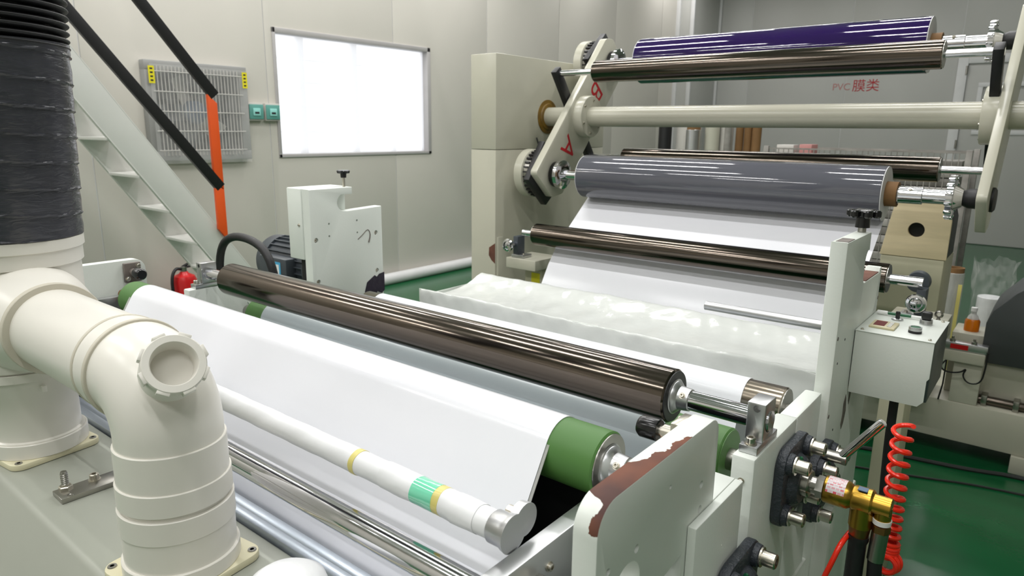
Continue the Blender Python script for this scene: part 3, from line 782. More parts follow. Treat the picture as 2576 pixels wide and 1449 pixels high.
np_ = thing('notched_stand', 'white notched plate with a box cover and slim adjusting screw on top', 'machine frame', (-2.04, 1.55, .06))
pf = [(1.414, .80), (1.414, 1.391), (1.600, 1.391), (1.600, 1.366), (1.555, 1.366)] + arc((1.563, 1.338), .031, 110, 250, 8) + [(1.575, 1.306), (1.735, 1.312), (1.735, .80)]
oF = finish(bm_prism(pf, 'X', -2.062, -2.02, .003), 'plate', 'frame_white', np_)
csF = [bm_lathe([(-2.032, .009), (-2.0, .009)], 'X', (0, y, z), 20) for y, z in ((1.435, 1.214), (1.704, 1.213), (1.436, 1.064), (1.704, 1.067))]
csF += [bm_lathe([(-2.04, .0038), (-2.0, .0038)], 'X', (0, y, z), 12) for y, z in ((1.492, 1.267), (1.491, 1.223), (1.616, 1.268), (1.616, 1.223))]
cut(oF, csF)
for y, z in ((1.435, 1.214), (1.704, 1.213), (1.436, 1.064), (1.704, 1.067)): inst(BOLT_S, 'bolt', np_, (-2.031, y, z), RX, 1.5)
cv = finish(bm_box(-2.146, -2.0625, 1.410, 1.60, 1.142, 1.393, .004), 'box_cover', 'frame_white', np_)
inst(BOLT_S, 'screw', cv, (-2.08, 1.4095, 1.265), dirM((0, -1, 0)))
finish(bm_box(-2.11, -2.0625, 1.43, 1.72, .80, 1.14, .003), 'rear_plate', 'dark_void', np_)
finish(bm_box(-2.10, -2.03, 1.46, 1.70, .806, .81), 'foot', 'frame_white', np_)
finish(bm_lathe([(1.391, .005), (1.428, .005)], 'Z', (-2.045, 1.583, 0), 12), 'screw_stem', 'zinc', np_)
finish(bm_lathe([(1.424, .010), (1.438, .011), (1.440, .022), (1.447, .024), (1.450, .022), (1.451, 0)], 'Z', (-2.045, 1.583, 0), 28), 'round_knob', 'black_gloss', np_)
# ink scribble and dark tape on the notched plate
for pts in (((1.617, 1.197), (1.64, 1.212), (1.662, 1.230), (1.672, 1.224), (1.676, 1.205), (1.667, 1.18)),):
    finish(tube([(-2.0198, y, z) for y, z in pts], lambda u: .0015 + .0028 * max(0, u - .45), seg=6, smooth=1), 'ink_mark', 'scrape', np_)
tp = bm_prism([(1.640, .992), (1.652, 1.028), (1.690, 1.05), (1.700, 1.042), (1.712, 1.052), (1.737, 1.056), (1.737, .985), (1.722, .975), (1.70, .985), (1.690, .968), (1.668, .99), (1.65, .972)], 'X', -2.0198, -2.0175)
finish(tp, 'dark_tape', 'purple_tape', np_)
finish(bm_box(-2.06, -2.02, 1.46, 1.735, .06, .80, .003), 'leg', 'frame_white', np_)

# electric motor behind the notched stand
mo = thing('electric_motor', 'dark grey finned electric motor behind the white notched stand', 'motor', (-2.33, 1.58, .9))
MC = (1.585, 1.07)
finish(bm_lathe([(-2.53, .05), (-2.525, .085), (-2.50, .100), (-2.44, .103), (-2.44, .094), (-2.19, .094), (-2.19, .104), (-2.165, .104), (-2.15, .07)], 'X', (0, *MC), 56), 'motor_body', 'motor_grey', mo)
for k in range(26):
    a = 2 * PI * k / 26
    b = bm_box(-2.44, -2.19, -.002, .002, .090, .104); finish(xf(b, Matrix.Translation((0, *MC)) @ Matrix.Rotation(a, 4, 'X')), 'fin', 'motor_grey', mo)
tb = finish(bm_box(-2.42, -2.24, MC[0] - .135, MC[0] - .085, MC[1] - .07, MC[1] + .045, .006), 'terminal_box', 'motor_grey', mo)
finish(bm_box(-2.33, -2.275, MC[0] - .1362, MC[0] - .135, MC[1] - .03, MC[1] + .03), 'rating_label', 'label_blue', tb)
finish(bm_box(-2.315, -2.285, MC[0] - .1368, MC[0] - .1362, MC[1] - .025, MC[1] + .02), 'rating_plate', 'label_white', tb)
finish(bm_box(-2.45, -2.18, MC[0] - .09, MC[0] + .09, .93, .97, .004), 'motor_foot', 'motor_grey', mo)
finish(bm_box(-2.47, -2.16, MC[0] - .11, MC[0] + .11, 0, .93, .006), 'motor_pedestal', 'cream_dark', mo)
finish(rod((-2.15, *MC), (-2.112, *MC), .02), 'shaft', 'steel', mo)
hs = thing('rubber_hose', 'thick black rubber hose looping up beside the motor', 'hose', (-2.1, 1.22, .6))
finish(tube([(-2.26, 1.2, .60), (-2.262, 1.2, .95), (-2.262, 1.2, 1.10), (-2.235, 1.2, 1.20), (-2.16, 1.2, 1.243), (-2.05, 1.2, 1.245), (-1.955, 1.2, 1.215), (-1.915, 1.2, 1.13), (-1.93, 1.22, .98), (-1.955, 1.26, .85), (-1.955, 1.28, .6)], .0135, seg=16, smooth=2), 'hose', 'black_rubber', hs)
finish(bm_lathe([(0, .02), (.6, .02)], 'Z', (-2.26, 1.2, 0), 16), 'hose_riser', 'steel', hs)

# ================================================================ turret unwind stand
TC = Vector((3.08, 1.668)); TU = Vector((.664, .748)); TV = Vector((.748, -.664))
def tp_(u, v): q = TC + TU * u + TV * v; return (q.x, q.y)
us = thing('unwind_turret', 'cream painted turret unwind stand with lettered arms and a long cross beam', 'machine', (-2.3, 3.1, 0))
XC = -2.222
finish(bm_box(-2.385, XC, 2.650, 3.66, 1.502, 1.958, .004), 'column_head', 'cream', us)
oc = finish(bm_box(-2.385, XC, 2.650, 3.66, 0, 1.500, .004), 'column', 'cream', us)
chip = bm_prism([(-2.262, 1.010), (-2.2225, 1.035), (-2.2225, .930), (-2.245, .945), (-2.264, .97)], 'Y', 2.6488, 2.6502); finish(chip, 'chipped_paint', 'rust', oc)
finish(bm_prism([(2.66, .3), (2.66, 1.066), (2.70, 1.066), (2.86, .70), (2.90, .3)], 'X', XC, XC + .012, .002), 'gusset', 'cream', us)
finish(bm_lathe([(0, .088), (.004, .088), (.006, .07), (.012, .066), (.012, .052)], 'X', (XC, TC.x, TC.y), 40), 'bearing_seal', 'brown_seal', us)
finish(bm_lathe([(XC, .049), (.52, .049)], 'X', (0, TC.x, TC.y), 56), 'beam', 'cream', us)
finish(bm_box(.40, .56, 2.65, 3.66, 0, 1.958, .004), 'column', 'cream', us)
arm_uv = [(-.47, -.122), (-.47, .065), (-.40, .125), (.37, .125), (.475, .03), (.475, -.075), (.43, -.122)]
pts = rounded([tp_(*p) for p in arm_uv], [.02, .02, .03, .03, .02, .02, .03], 4)
for x0, x1, inn in ((-2.032, -1.992, 1), (-.222, -.190, -1)):
    ar = finish(bm_prism(pts, 'X', x0, x1, .003), 'turret_arm', 'cream', us)
    xh = x1 if inn > 0 else x0
    fl_ = finish(bm_lathe([(xh, .104), (xh + inn * .046, .104), (xh + inn * .05, .101), (xh + inn * .05, .049)], 'X', (0, TC.x, TC.y), 48), 'hub_flange', 'cream', us)
    for q in range(6):
        a = 2 * PI * q / 6 + .4
        inst(BOLT_S, 'bolt', fl_, (xh + inn * .05, TC.x + .083 * math.cos(a), TC.y + .083 * math.sin(a)), RX if inn > 0 else Matrix.Rotation(-PI / 2, 4, 'Y'), 1.3)
    # black swing bars carrying the guide rollers
    xb = (x0 - .036, x0 - .004)
    for s in (-1, 1):
        q = [tp_(-.024, s * .03), tp_(.024, s * .03), tp_(.074, s * .275), tp_(.026, s * .285)] if s < 0 else [tp_(.024, .03), tp_(-.024, .03), tp_(-.074, .275), tp_(-.026, .285)]
        finish(bm_prism(q, 'X', xb[0], xb[1], .003), 'swing_bar', 'black', us)
    if inn > 0:
        for ch, u, v in (('A', -.205, .0), ('B', .175, -.005)):
            me = text_mesh(ch, .155, 'red_paint', .0006); y, z = tp_(u, v)
            inst(me, 'lettering', ar, (x1 + .0003, y, z), basis((0, -TU.x, -TU.y), (0, TV.x, TV.y)))
SPG = tp_(-.377, 0); SPP = tp_(.377, 0)
for (sy, sz), s in ((SPG, -1), (SPP, 1)):
    # brake outside the left arm
    br = finish(bm_lathe([(-2.165, .10), (-2.155, .120), (-2.110, .120), (-2.105, .112)], 'X', (0, sy, sz), 48), 'brake_drum', 'cream', us)
    fb_ = bm_lathe([(-2.105, .108), (-2.07, .108)], 'X', (0, sy, sz), 40)
    finish(fb_, 'brake_rotor', 'steel', us)
    for k in range(30):
        a = 2 * PI * k / 30
        b = bm_box(-2.100, -2.072, -.0035, .0035, .100, .118); finish(xf(b, Matrix.Translation((0, sy, sz)) @ Matrix.Rotation(a, 4, 'X')), 'cooling_fin', 'black', br)
    q = [(sy + TU.x * a + TV.x * c, sz + TU.y * a + TV.y * c) for a, c in ((-.12 if s < 0 else .12, -.10), (-.12 if s < 0 else .12, .10), (.10 * -s, .14), (.10 * -s, -.13))]
    finish(bm_prism(q, 'X', -2.069, -2.034, .004), 'brake_bracket', 'black', us)
    # chucks
    finish(bm_lathe([(-1.991, .05), (-1.984, .062), (-1.964, .062), (-1.960, .05)], 'X', (0, sy, sz), 36), 'chuck_cover', 'black_gloss', us)
    finish(bm_lathe([(-1.960, .066), (-1.957, .070), (-1.938, .070), (-1.935, .062), (-1.930, .052), (-1.930, .026)], 'X', (0, sy, sz), 44), 'chuck_disc', 'chrome', us)
    gd = bm_lathe([(-.316, .040), (-.314, .072), (-.296, .072), (-.294, .045), (-.270, .030)], 'X', (0, sy, sz), 44)
    gd = finish(gd, 'chuck_disc', 'chrome', us)
    for k in range(14):
        a = 2 * PI * k / 14
        b = bm_box(-.317, -.293, -.006, .006, .068, .077, .002); finish(xf(b, Matrix.Translation((0, sy, sz)) @ Matrix.Rotation(a, 4, 'X')), 'tooth', 'chrome', gd)
    finish(bm_lathe([(-.270, .026), (-.252, .034), (-.232, .034), (-.224, .045)], 'X', (0, sy, sz), 28), 'chuck_neck', 'black', us)
    finish(bm_lathe([(-.189, .042), (-.182, .042), (-.176, .034)], 'X', (0, sy, sz), 28), 'bearing_cap', 'black', us)
for x0, y, z in ((-2.19, 3.0, 1.50),):
    pass
fw_ = finish(tube([(-2.21, 2.97, 1.56), (-2.19, 2.98, 1.49), (-2.17, 3.03, 1.55), (-2.14, 3.11, 1.60), (-2.10, 3.14, 1.72), (-2.10, 3.10, 1.78), (-2.06, 3.02, 1.77)], .004, seg=6, smooth=2), 'cable', 'cable', us)

def film_roll(name, label, c, r, m):
    t = thing(name, label, 'film roll', (-1.16, c[0], c[1]))
    y, z = c
    finish(bm_lathe([(-1.803, r - .001), (-1.802, r), (-.512, r), (-.511, r - .001)], 'X', (0, y, z), 96), 'wound_film', m, t)
    for xa, xb in ((-1.806, -1.8035), (-.5105, -.508)):
        finish(bm_lathe([(xa, r - .001), (xb, r - .001), (xb, .046), (xa, .046)], 'X', (0, y, z), 72, closed=True), 'roll_edge', 'roll_edge', t)
    for xa, xb in ((-1.823, -1.80), (-.513, -.470)):
        finish(bm_lathe([(xa, .045), (xb, .045), (xb, .036), (xa, .036)], 'X', (0, y, z), 40, closed=True), 'core', 'kraft', t)
    finish(bm_lathe([(-1.932, .0235), (-1.80, .0235), (-1.80, .034), (-.468, .034), (-.466, .031), (-.392, .031), (-.390, .026), (-.316, .026)], 'X', (0, y, z), 36), 'shaft', 'chrome', t)
    inst(BOLT_S, 'set_screw', t, (-.43, y - .022, z + .022), dirM((0, -.7, .7)), 1.4)
    return t
film_roll('film_roll', 'glossy dark grey film roll on the lower turret spindle, unwinding white film', SPG, .100, 'grey_roll')
film_roll('film_roll', 'glossy deep purple film roll on the upper turret spindle', SPP, .110, 'purple_roll')
gu = tp_(.05, -.253); gl = tp_(-.05, .253)
roller('guide_roller', 'dark bronze guide roller crossing in front of the purple roll', gu, -1.83, -.402, .050, 'bronze', (-2.035, -.226), shaft_r=.0145, shaft_m='chrome', endm='steel')
roller('guide_roller', 'dark bronze guide roller behind the grey film roll', gl, -1.83, -.402, .050, 'bronze', (-2.035, -.226), shaft_r=.0145, shaft_m='chrome', endm='steel')

# back web from the grey roll down behind the tray
bwp = arc(SPG, .1010, 0, -54, 10)
bwp += [(2.70, 1.152), (2.60, 1.070), (2.54, .995), (2.49, .915), (2.40, .74), (2.39, .5)]
bw = finish(sheet(bwp, WX0, WX1, .0012), 'film_web', 'web'); tag(bw, 'white film unwinding from the grey roll down behind the plastic covered tray', 'film')
# guide roller in front of it with brackets
GR = (2.545, 1.128)
gr = roller('guide_roller', 'dark bronze guide roller between the hand wheels, in front of the white film', GR, -1.885, -.418, .050, 'bronze', (-1.96, -.315), shaft_r=.017, shaft_m='chrome', endm='steel')
for xs, s, lb in ((-1.99, -1, 'small chrome hand wheel bracket on the cream ledge beside the column'), (-.335, 1, 'small chrome hand wheel bracket on the cream block below the plywood box')):
    t = thing('roller_bracket', lb, 'bracket', (xs, 2.55, 1.0), 'hand wheel brackets')
    finish(bm_box(xs - .035, xs + .035, 2.535, 2.605, 1.005, 1.020, .002), 'bracket_foot', 'alu', t)
    xo = xs + s * .018
    finish(bm_box(xo - .014, xo + .014, 2.545, 2.60, 1.020, 1.105, .003), 'bracket_block', 'motor_grey', t)
    finish(bm_lathe([(2.484, .020), (2.486, .028), (2.492, .031), (2.498, .028), (2.50, .020), (2.492, .024)], 'Y', (xo - .004, 0, 1.068), 36, closed=True), 'wheel_rim', 'chrome', t)
    finish(bm_lathe([(2.484, .010), (2.492, .024), (2.498, .022), (2.545, .010)], 'Y', (xo - .004, 0, 1.068), 28), 'wheel_hub', 'chrome', t)
    inst(BOLT_S, 'bolt', t, (xs - s * .02, 2.56, 1.020), scale=1.4)
    if s > 0: finish(bm_lathe([(2.61, .034), (2.645, .036), (2.665, .03)], 'Y', (xs - .005, 0, 1.115), 32), 'gear_cover', 'motor_grey', t)
    ld_ = thing('bracket_ledge', 'cream painted ledge ' + ('fixed beside the column foot' if s < 0 else 'with an eye bolt under the hand wheel'), 'ledge', (xs, 2.62, 0), 'bracket ledges')
    if s < 0:
        finish(bm_box(xs - .055, xs + .12, 2.52, 2.72, .955, 1.0045, .004), 'ledge_top', 'cream', ld_)
        finish(bm_box(xs + .0, xs + .10, 2.60, 2.70, 0, .955, .004), 'ledge_post', 'cream_dark', ld_)
        finish(bm_box(xs + .04, xs + .09, 2.5985, 2.5998, .86, .93), 'sticker', 'yellow', ld_)
    else:
        finish(bm_box(xs - .07, xs + .10, 2.50, 2.70, .93, 1.0045, .004), 'ledge_top', 'cream', ld_)
        finish(bm_box(xs - .06, xs + .02, 2.54, 2.70, 0, .93, .004), 'ledge_post', 'cream_dark', ld_)
        eb = bm_lathe([(-.004, .009), (0, .013), (.004, .009), (0, .006)], 'Y', (xs + .075, 2.56, 1.028), 20, closed=True); bm_lathe([(1.0045, .008), (1.016, .005)], 'Z', (xs + .075, 2.56, 0), 12, eb)
        finish(eb, 'eye_bolt', 'steel', ld_)

# plastic covered tray
tr = thing('film_tray', 'white tray draped in wrinkled clear plastic in front of the unwinding film', 'tray', (-1.2, 2.0, .9))
TX0, TX1, TY0, TY1, TZ = -1.92, -.345, 1.83, 2.19, .990
tb_ = bm_box(TX0, TX1, TY0, TY1, TZ - .052, TZ - .047); finish(tb_, 'tray_floor', 'frame_white', tr)
finish(bm_box(TX0, TX1, TY0 - .003, TY0, TZ - .052, TZ, .0008), 'tray_lip', 'frame_white', tr)
finish(bm_box(TX0, TX1, TY1, TY1 + .003, TZ - .052, TZ + .004, .0008), 'tray_lip', 'frame_white', tr)
finish(bm_box(TX0 - .003, TX0, TY0, TY1, TZ - .052, TZ - .03, .0008), 'tray_lip', 'frame_white', tr)
finish(bm_box(TX0 + .1, TX1 - .1, 1.95, 2.08, .80, TZ - .052, .003), 'tray_bracket', 'frame_white', tr)
for xx in (TX0 + .25, TX1 - .25): finish(bm_box(xx - .03, xx + .03, 1.98, 2.05, 0, .80, .003), 'tray_leg', 'frame_white', tr)
def fwrk(x, u):
    return ((.002 * math.sin(x * 7 + u * 5) + .0012 * math.sin(x * 19 - u * 13) + .0012 * math.sin(x * 43 + u * 21) + .0008 * math.sin(x * 90 - u * 33))) * min(1, 4 * u * (1 - u) + .25)
fp = [(TY1 + .012, TZ - .02), (TY1 + .006, TZ + .010), (TY1 - .03, TZ + .002), (TY1 - .11, TZ - .028), (TY0 + .12, TZ - .036), (TY0 + .03, TZ - .026), (TY0 - .002, TZ + .006), (TY0 - .010, TZ - .01), (TY0 - .012, TZ - .065), (TY0 - .018, TZ - .10)]
finish(sheet(fp, TX0 + .015, TX1 - .005, .0008, 150, fwrk, smooth=2), 'plastic_cover', 'film', tr, angle=80)
# steel bar across the film, fixed to the tall plate
rb = finish(rod((-.735, 1.79, 1.128), (-.300, 1.79, 1.128), .0125, ch=.001), 'guide_bar', 'alu'); tag(rb, 'short grey metal bar over the film beside the tall white plate', 'metal bar')

# ================================================================ control box and things on it
cb = thing('control_box', 'white switch box with red display, knob and green button on the tall plate', 'control box', (-.226, 1.62, 1.066))
BX0, BX1, BY0, BY1, BZ0, BZ1 = -.2965, -.154, 1.520, 1.720, 1.066, 1.203
oB = finish(bm_prism(rounded([(BX0, BZ0), (BX0, BZ1 - .002), (BX1, BZ1 - .002), (BX1, BZ0 + .062), (BX1 - .004, BZ0 + .056), (BX1 - .004, BZ0 + .012), (BX1 - .014, BZ0)], 0), 'Y', BY0, BY0 + .004, .0008), 'front_panel', 'frame_white', cb)
finish(bm_box(BX0, BX1, BY0 + .004, BY1, BZ0 + .01, BZ1 - .0025, .002), 'box_body', 'panel_dark', cb)
tpn = finish(bm_box(BX0 - .0005, BX1 + .001, BY0 - .001, BY1 + .001, BZ1 - .002, BZ1, .0006), 'top_panel', 'frame_white', cb)
for x, y in ((BX0 + .01, BY0 + .012), (BX1 - .01, BY0 + .012), (BX1 - .01, BY1 - .012), (BX0 + .01, BY1 - .012)): inst(BOLT_S, 'screw', tpn, (x, y, BZ1), scale=.7)
dp = finish(bm_box(BX0 + .016, BX0 + .064, BY0 + .038, BY0 + .098, BZ1, BZ1 + .0045, .0012), 'display_bezel', 'bezel', cb)
finish(bm_box(BX0 + .022, BX0 + .043, BY0 + .050, BY0 + .092, BZ1 + .0045, BZ1 + .005), 'display', 'display', dp)
for q in range(4): finish(bm_box(BX0 + .048, BX0 + .056, BY0 + .048 + q * .011, BY0 + .055 + q * .011, BZ1 + .0045, BZ1 + .006, .0005), 'key', 'label_white', dp)
gb = finish(bm_lathe([(BZ1, .0125), (BZ1 + .005, .0125), (BZ1 + .0052, .0118)], 'Z', (BX1 - .043, BY0 + .055, 0), 28), 'button_ring', 'black', cb)
finish(bm_lathe([(BZ1 + .0052, .0122), (BZ1 + .0125, .0122), (BZ1 + .0125, .0095), (BZ1 + .0110, .0095)], 'Z', (BX1 - .043, BY0 + .055, 0), 28), 'button_bezel', 'alu', gb)
finish(bm_lathe([(BZ1 + .0100, .0094), (BZ1 + .0118, .0092)], 'Z', (BX1 - .043, BY0 + .055, 0), 24), 'button_cap', 'button_green', gb)
kb2 = finish(bm_lathe([(BZ1, .0125), (BZ1 + .005, .0125), (BZ1 + .0055, .0122), (BZ1 + .011, .0122), (BZ1 + .0115, .010)], 'Z', (BX1 - .036, BY0 + .142, 0), 28), 'knob_base', 'alu', cb)
finish(bm_box(BX1 - .0455, BX1 - .0265, BY0 + .132, BY0 + .152, BZ1 + .0115, BZ1 + .028, .004), 'selector_knob', 'black', kb2)
js = finish(bm_lathe([(BZ1, .012), (BZ1 + .003, .0115), (BZ1 + .005, .006)], 'Z', (BX0 + .052, BY0 + .142, 0), 24), 'dial_plate', 'alu', cb)
finish(bm_lathe([(BZ1 + .005, .0045), (BZ1 + .013, .0045), (BZ1 + .015, .005), (BZ1 + .019, .004)], 'Z', (BX0 + .052, BY0 + .142, 0), 16), 'dial_pin', 'black', js)
pen = thing('marker_pen', 'slim green and white pen lying on the control box', 'pen', (-.25, 1.70, BZ1 + .0005))
p0 = Vector((BX0 + .006, BY1 - .030, BZ1 + .0055)); p1 = Vector((BX1 - .028, BY1 - .026, BZ1 + .0055)); dv = (p1 - p0)
finish(rod(p0, p0 + dv * .2, .0045, ch=.001), 'pen_cap', 'label_white', pen)
finish(rod(p0 + dv * .2, p0 + dv * .62, .0035, ch=.0005), 'pen_barrel', 'button_green', pen)
finish(rod(p0 + dv * .62, p1, .003, ch=.0005), 'pen_tip', 'label_white', pen)

# ================================================================ brass rotary joint and hoses
rj = thing('rotary_joint', 'brass rotary union with a red and white label on the flange bearing', 'rotary joint', (-.2, G2[0], 1.0))
y, z = G2
finish(bm_lathe([(-.2615, .014), (-.248, .014)], 'X', (0, y, z), 24), 'spindle', 'steel', rj)
finish(bm_lathe([(-.248, .0185), (-.236, .0185)], 'X', (0, y, z), 6), 'hex_collar', 'steel', rj)
finish(bm_lathe([(-.236, .021), (-.234, .0225), (-.200, .0225), (-.195, .019), (-.193, .018)], 'X', (0, y, z), 40), 'joint_body', 'brass', rj)
lb_ = bmesh.new(); A_ = []; B_ = []
for k in range(15):
    a = math.radians(60 + 105 * k / 14)
    A_.append(lb_.verts.new((-.231, y + .0228 * math.cos(a), z + .0228 * math.sin(a)))); B_.append(lb_.verts.new((-.203, y + .0228 * math.cos(a), z + .0228 * math.sin(a))))
for k in range(14): lb_.faces.new((A_[k], A_[k + 1], B_[k + 1], B_[k]))
finish(lb_, 'maker_label', 'joint_label', rj)
finish(bm_lathe([(-.193, .019), (-.190, .0205), (-.166, .0205), (-.163, .018)], 'X', (0, y, z), 36), 'tee_section', 'brass', rj)
finish(bm_lathe([(.985, .0175), (1.03, .0175)], 'Z', (-.178, y, 0), 32), 'tee_outlet', 'brass', rj)
finish(bm_lathe([(-.163, .0155), (-.138, .0155), (-.137, .0145)], 'X', (0, y, z), 32), 'elbow_section', 'brass', rj)
finish(bm_lathe([(1.008, .0125), (1.03, .0125)], 'Z', (-.148, y, 0), 28), 'elbow_outlet', 'brass', rj)
st_ = finish(bm_box(-.186, -.172, y - .012, y + .002, z + .0195, z + .0208), 'blue_sticker', 'fan_blue', rj)
finish(bm_lathe([(.968, .0145), (.985, .0165), (.988, .0165)], 'Z', (-.178, y, 0), 20), 'hose_nut', 'copper', rj)
finish(bm_lathe([(1.000, .0135), (1.008, .0140)], 'Z', (-.148, y, 0), 24), 'seal_tape', 'label_white', rj)
finish(bm_lathe([(.986, .014), (.997, .014), (1.000, .009)], 'Z', (-.148, y, 0), 6), 'hose_nut', 'copper', rj)
h1 = finish(tube([(-.178, y, .968), (-.178, y, .93), (-.178, y, .86), (-.18, y, .70), (-.17, y + .02, .45), (-.17, y + .03, .05)], lambda u: .016 if u < .12 else .0135, seg=18, smooth=2), 'water_hose', 'black_rubber'); tag(h1, 'black hose hanging straight below the brass tee', 'hose')
h2 = thing('water_hose', 'hose with grey ferrule below the brass elbow, beside the red coil', 'hose', (-.15, y, .1))
finish(tube([(-.148, y, .986), (-.149, y, .96), (-.150, y, .935)], .0125, seg=18), 'ferrule', 'steel', h2)
finish(tube([(-.150, y, .936), (-.148, y, .90), (-.144, y + .01, .75), (-.13, y + .02, .4), (-.11, y + .03, .05)], .011, seg=14, smooth=2), 'hose', 'black_rubber', h2)
# red coiled air hose hanging beside a black tube
co = thing('coiled_hose', 'bright red coiled air hose hanging beside the brass joint', 'hose', (-.15, 1.28, .75))
pts = []; CXc, CYc = -.155, 1.27
for i in range(11 * 20 + 1):
    u = i / (11 * 20); th = 2 * PI * i / 20
    zz = 1.118 - .225 * u - .055 * max(0, (u - .0)) ** 1.0 * (1 - u) ; rr = .0145
    pts.append((CXc + rr * math.cos(th) + .004 * u, CYc + rr * math.sin(th), zz))
for i in range(1, 4 * 20 + 1):
    th = 2 * PI * i / 20; u = i / 80
    pts.append((CXc + .004 + .0155 * math.cos(th) , CYc + .0155 * math.sin(th) - .004 * u, .893 - .020 * u))
finish(tube(pts, .0040, seg=8), 'coil', 'red_hose', co)
lp = [pts[-1]] + [(CXc + .008 + (.020 - .0025 * k / 18) * math.cos(a), CYc - .004 - .008 * k / 18, .862 + (.020 - .0025 * k / 18) * math.sin(a)) for k, a in [(k, PI / 2 - 2 * PI * k / 18) for k in range(50)]] + [(CXc + .0, CYc, .80), (CXc + .03, CYc + .03, .4), (CXc + .03, CYc + .05, .004)]
finish(tube(lp, .0042, seg=8, smooth=1), 'coil_tail', 'red_hose', co)
bt = finish(tube([(-.214, 1.56, 1.075), (-.214, 1.56, .98), (-.210, 1.56, .85), (-.19, 1.56, .5), (-.17, 1.56, .02)], .009, seg=14, smooth=1), 'cable_conduit', 'black_rubber'); tag(bt, 'straight black conduit dropping from the control box behind the red coil', 'conduit')
rh = finish(tube([(-.218, 1.08, .83), (-.214, 1.08, .89), (-.202, 1.085, .935), (-.196, 1.10, .962), (-.186, 1.17, .968), (-.20, 1.25, .95)], .0042, seg=10, smooth=2), 'air_hose', 'red_hose'); tag(rh, 'thin red air hose curving behind the black hose', 'hose')
# clamping lever
hl = thing('clamp_lever', 'tilted polished round steel handle beside the cast flange bearings', 'handle', (-.27, 1.3, 1.0))
finish(rod((-.252, 1.30, 1.012), (-.190, 1.30, 1.102), .0085, ch=.002), 'handle_bar', 'chrome', hl)
finish(rod((-.309, 1.30, 1.012), (-.24, 1.30, 1.012), .011, ch=.001), 'pivot_boss', 'steel', hl)

# ================================================================ stair along the left wall
sr = thing('steel_stair', 'white steel stair with black rails and an orange end post by the wall', 'stair', (-4.62, 2.0, 0))
def up(y): return 2.062 - 1.430 * (y - 1.566)
ya, yb = .55, 1.566 + 2.062 / 1.430
for x0, x1 in ((-4.412, -4.400), (-4.862, -4.850)):
    finish(bm_prism([(ya, up(ya)), (yb, 0), (yb - .21, 0), (ya, up(ya) - .30)], 'X', x0, x1, .002), 'stringer', 'stair', sr)
    for a, b in ((0, .006), (-.300, -.294)):
        off = .02
        finish(bm_prism([(ya, up(ya) + a), (yb - (.21 if a < 0 else .004), .004), (yb - (.206 if a < 0 else 0), .010), (ya, up(ya) + b)], 'X', x0 - off if x0 < -4.6 else x0 - off, x1 + .001, 0), 'stringer_lip', 'stair', sr)
zz = .17
while zz < 3.2:
    yy = 1.739 + (1.525 - zz) / 1.18 * .98 + .02
    yy = 1.566 + (2.062 - (zz + .13)) / 1.430
    finish(bm_box(-4.849, -4.4125, yy - .12, yy + .07, zz - .018, zz, .003), 'tread', 'stair', sr)
    zz += .2265
# railing on the near side
def railp(y, z0, y0): return z0 - 1.27 * (y - y0)
def flatbar(p, q, w, t, m, name):
    p = Vector(p); q = Vector(q); d = q - p
    n = Vector((0, -d.z, d.y)).normalized() * w / 2
    pts = [(p.y + n.y, p.z + n.z), (q.y + n.y, q.z + n.z), (q.y - n.y, q.z - n.z), (p.y - n.y, p.z - n.z)]
    finish(bm_prism(pts, 'X', p.x - t / 2, p.x + t / 2, .002), name, m, sr)
flatbar((-4.385, .75, 1.793 + 1.27 * (2.39 - .75)), (-4.385, 2.395, 1.790), .066, .03, 'black', 'hand_rail')
flatbar((-4.385, .75, 1.215 + 1.27 * (2.38 - .75)), (-4.385, 2.385, 1.205), .066, .03, 'black', 'mid_rail')
finish(bm_prism([(2.345, .93), (2.405, .85), (2.405, 1.19), (2.345, 1.22)], 'X', -4.400, -4.372, .002), 'end_post', 'orange', sr)
finish(bm_prism([(2.345, 1.26), (2.405, 1.19), (2.405, 1.745), (2.345, 1.80)], 'X', -4.400, -4.372, .002), 'end_post', 'orange', sr)
finish(bm_box(-4.400, -4.374, .72, .78, up(.75) - .1, 3.9, .002), 'top_post', 'orange', sr)
# wall beam behind the stair
wp = finish(bm_box(-5.46, -5.40, 1.70, 1.82, 0, ZC, .004), 'wall_post', 'wall_back'); tag(wp, 'pale grey steel post standing against the wall behind the stair', 'post')

# wall ventilation fan
vf = thing('ventilation_fan', 'grey square wall fan behind a wire guard with yellow stickers', 'fan', (XL, 2.84, 1.33))
FY0, FY1, FZ0, FZ1 = 2.425, 3.245, 1.335, 2.075
fb = bm_box(XL - .10, XL + .07, FY0, FY1, FZ1 - .075, FZ1, .008); bm_box(XL - .10, XL + .07, FY0, FY1, FZ0, FZ0 + .075, .008, fb)
bm_box(XL - .10, XL + .07, FY0, FY0 + .075, FZ0 + .07, FZ1 - .07, .008, fb); bm_box(XL - .10, XL + .07, FY1 - .075, FY1, FZ0 + .07, FZ1 - .07, .008, fb)
finish(fb, 'fan_frame', 'fan_grey', vf)
finish(bm_box(XL - .28, XL - .27, FY0, FY1, FZ0, FZ1), 'shutter_back', 'motor_grey', vf)
fs = bm_box(XL - .27, XL - .10, FY0, FY0 + .01, FZ0, FZ1); bm_box(XL - .27, XL - .10, FY1 - .01, FY1, FZ0, FZ1, 0, fs); bm_box(XL - .27, XL - .10, FY0, FY1, FZ0, FZ0 + .01, 0, fs); bm_box(XL - .27, XL - .10, FY0, FY1, FZ1 - .01, FZ1, 0, fs)
finish(fs, 'fan_duct', 'fan_grey', vf)
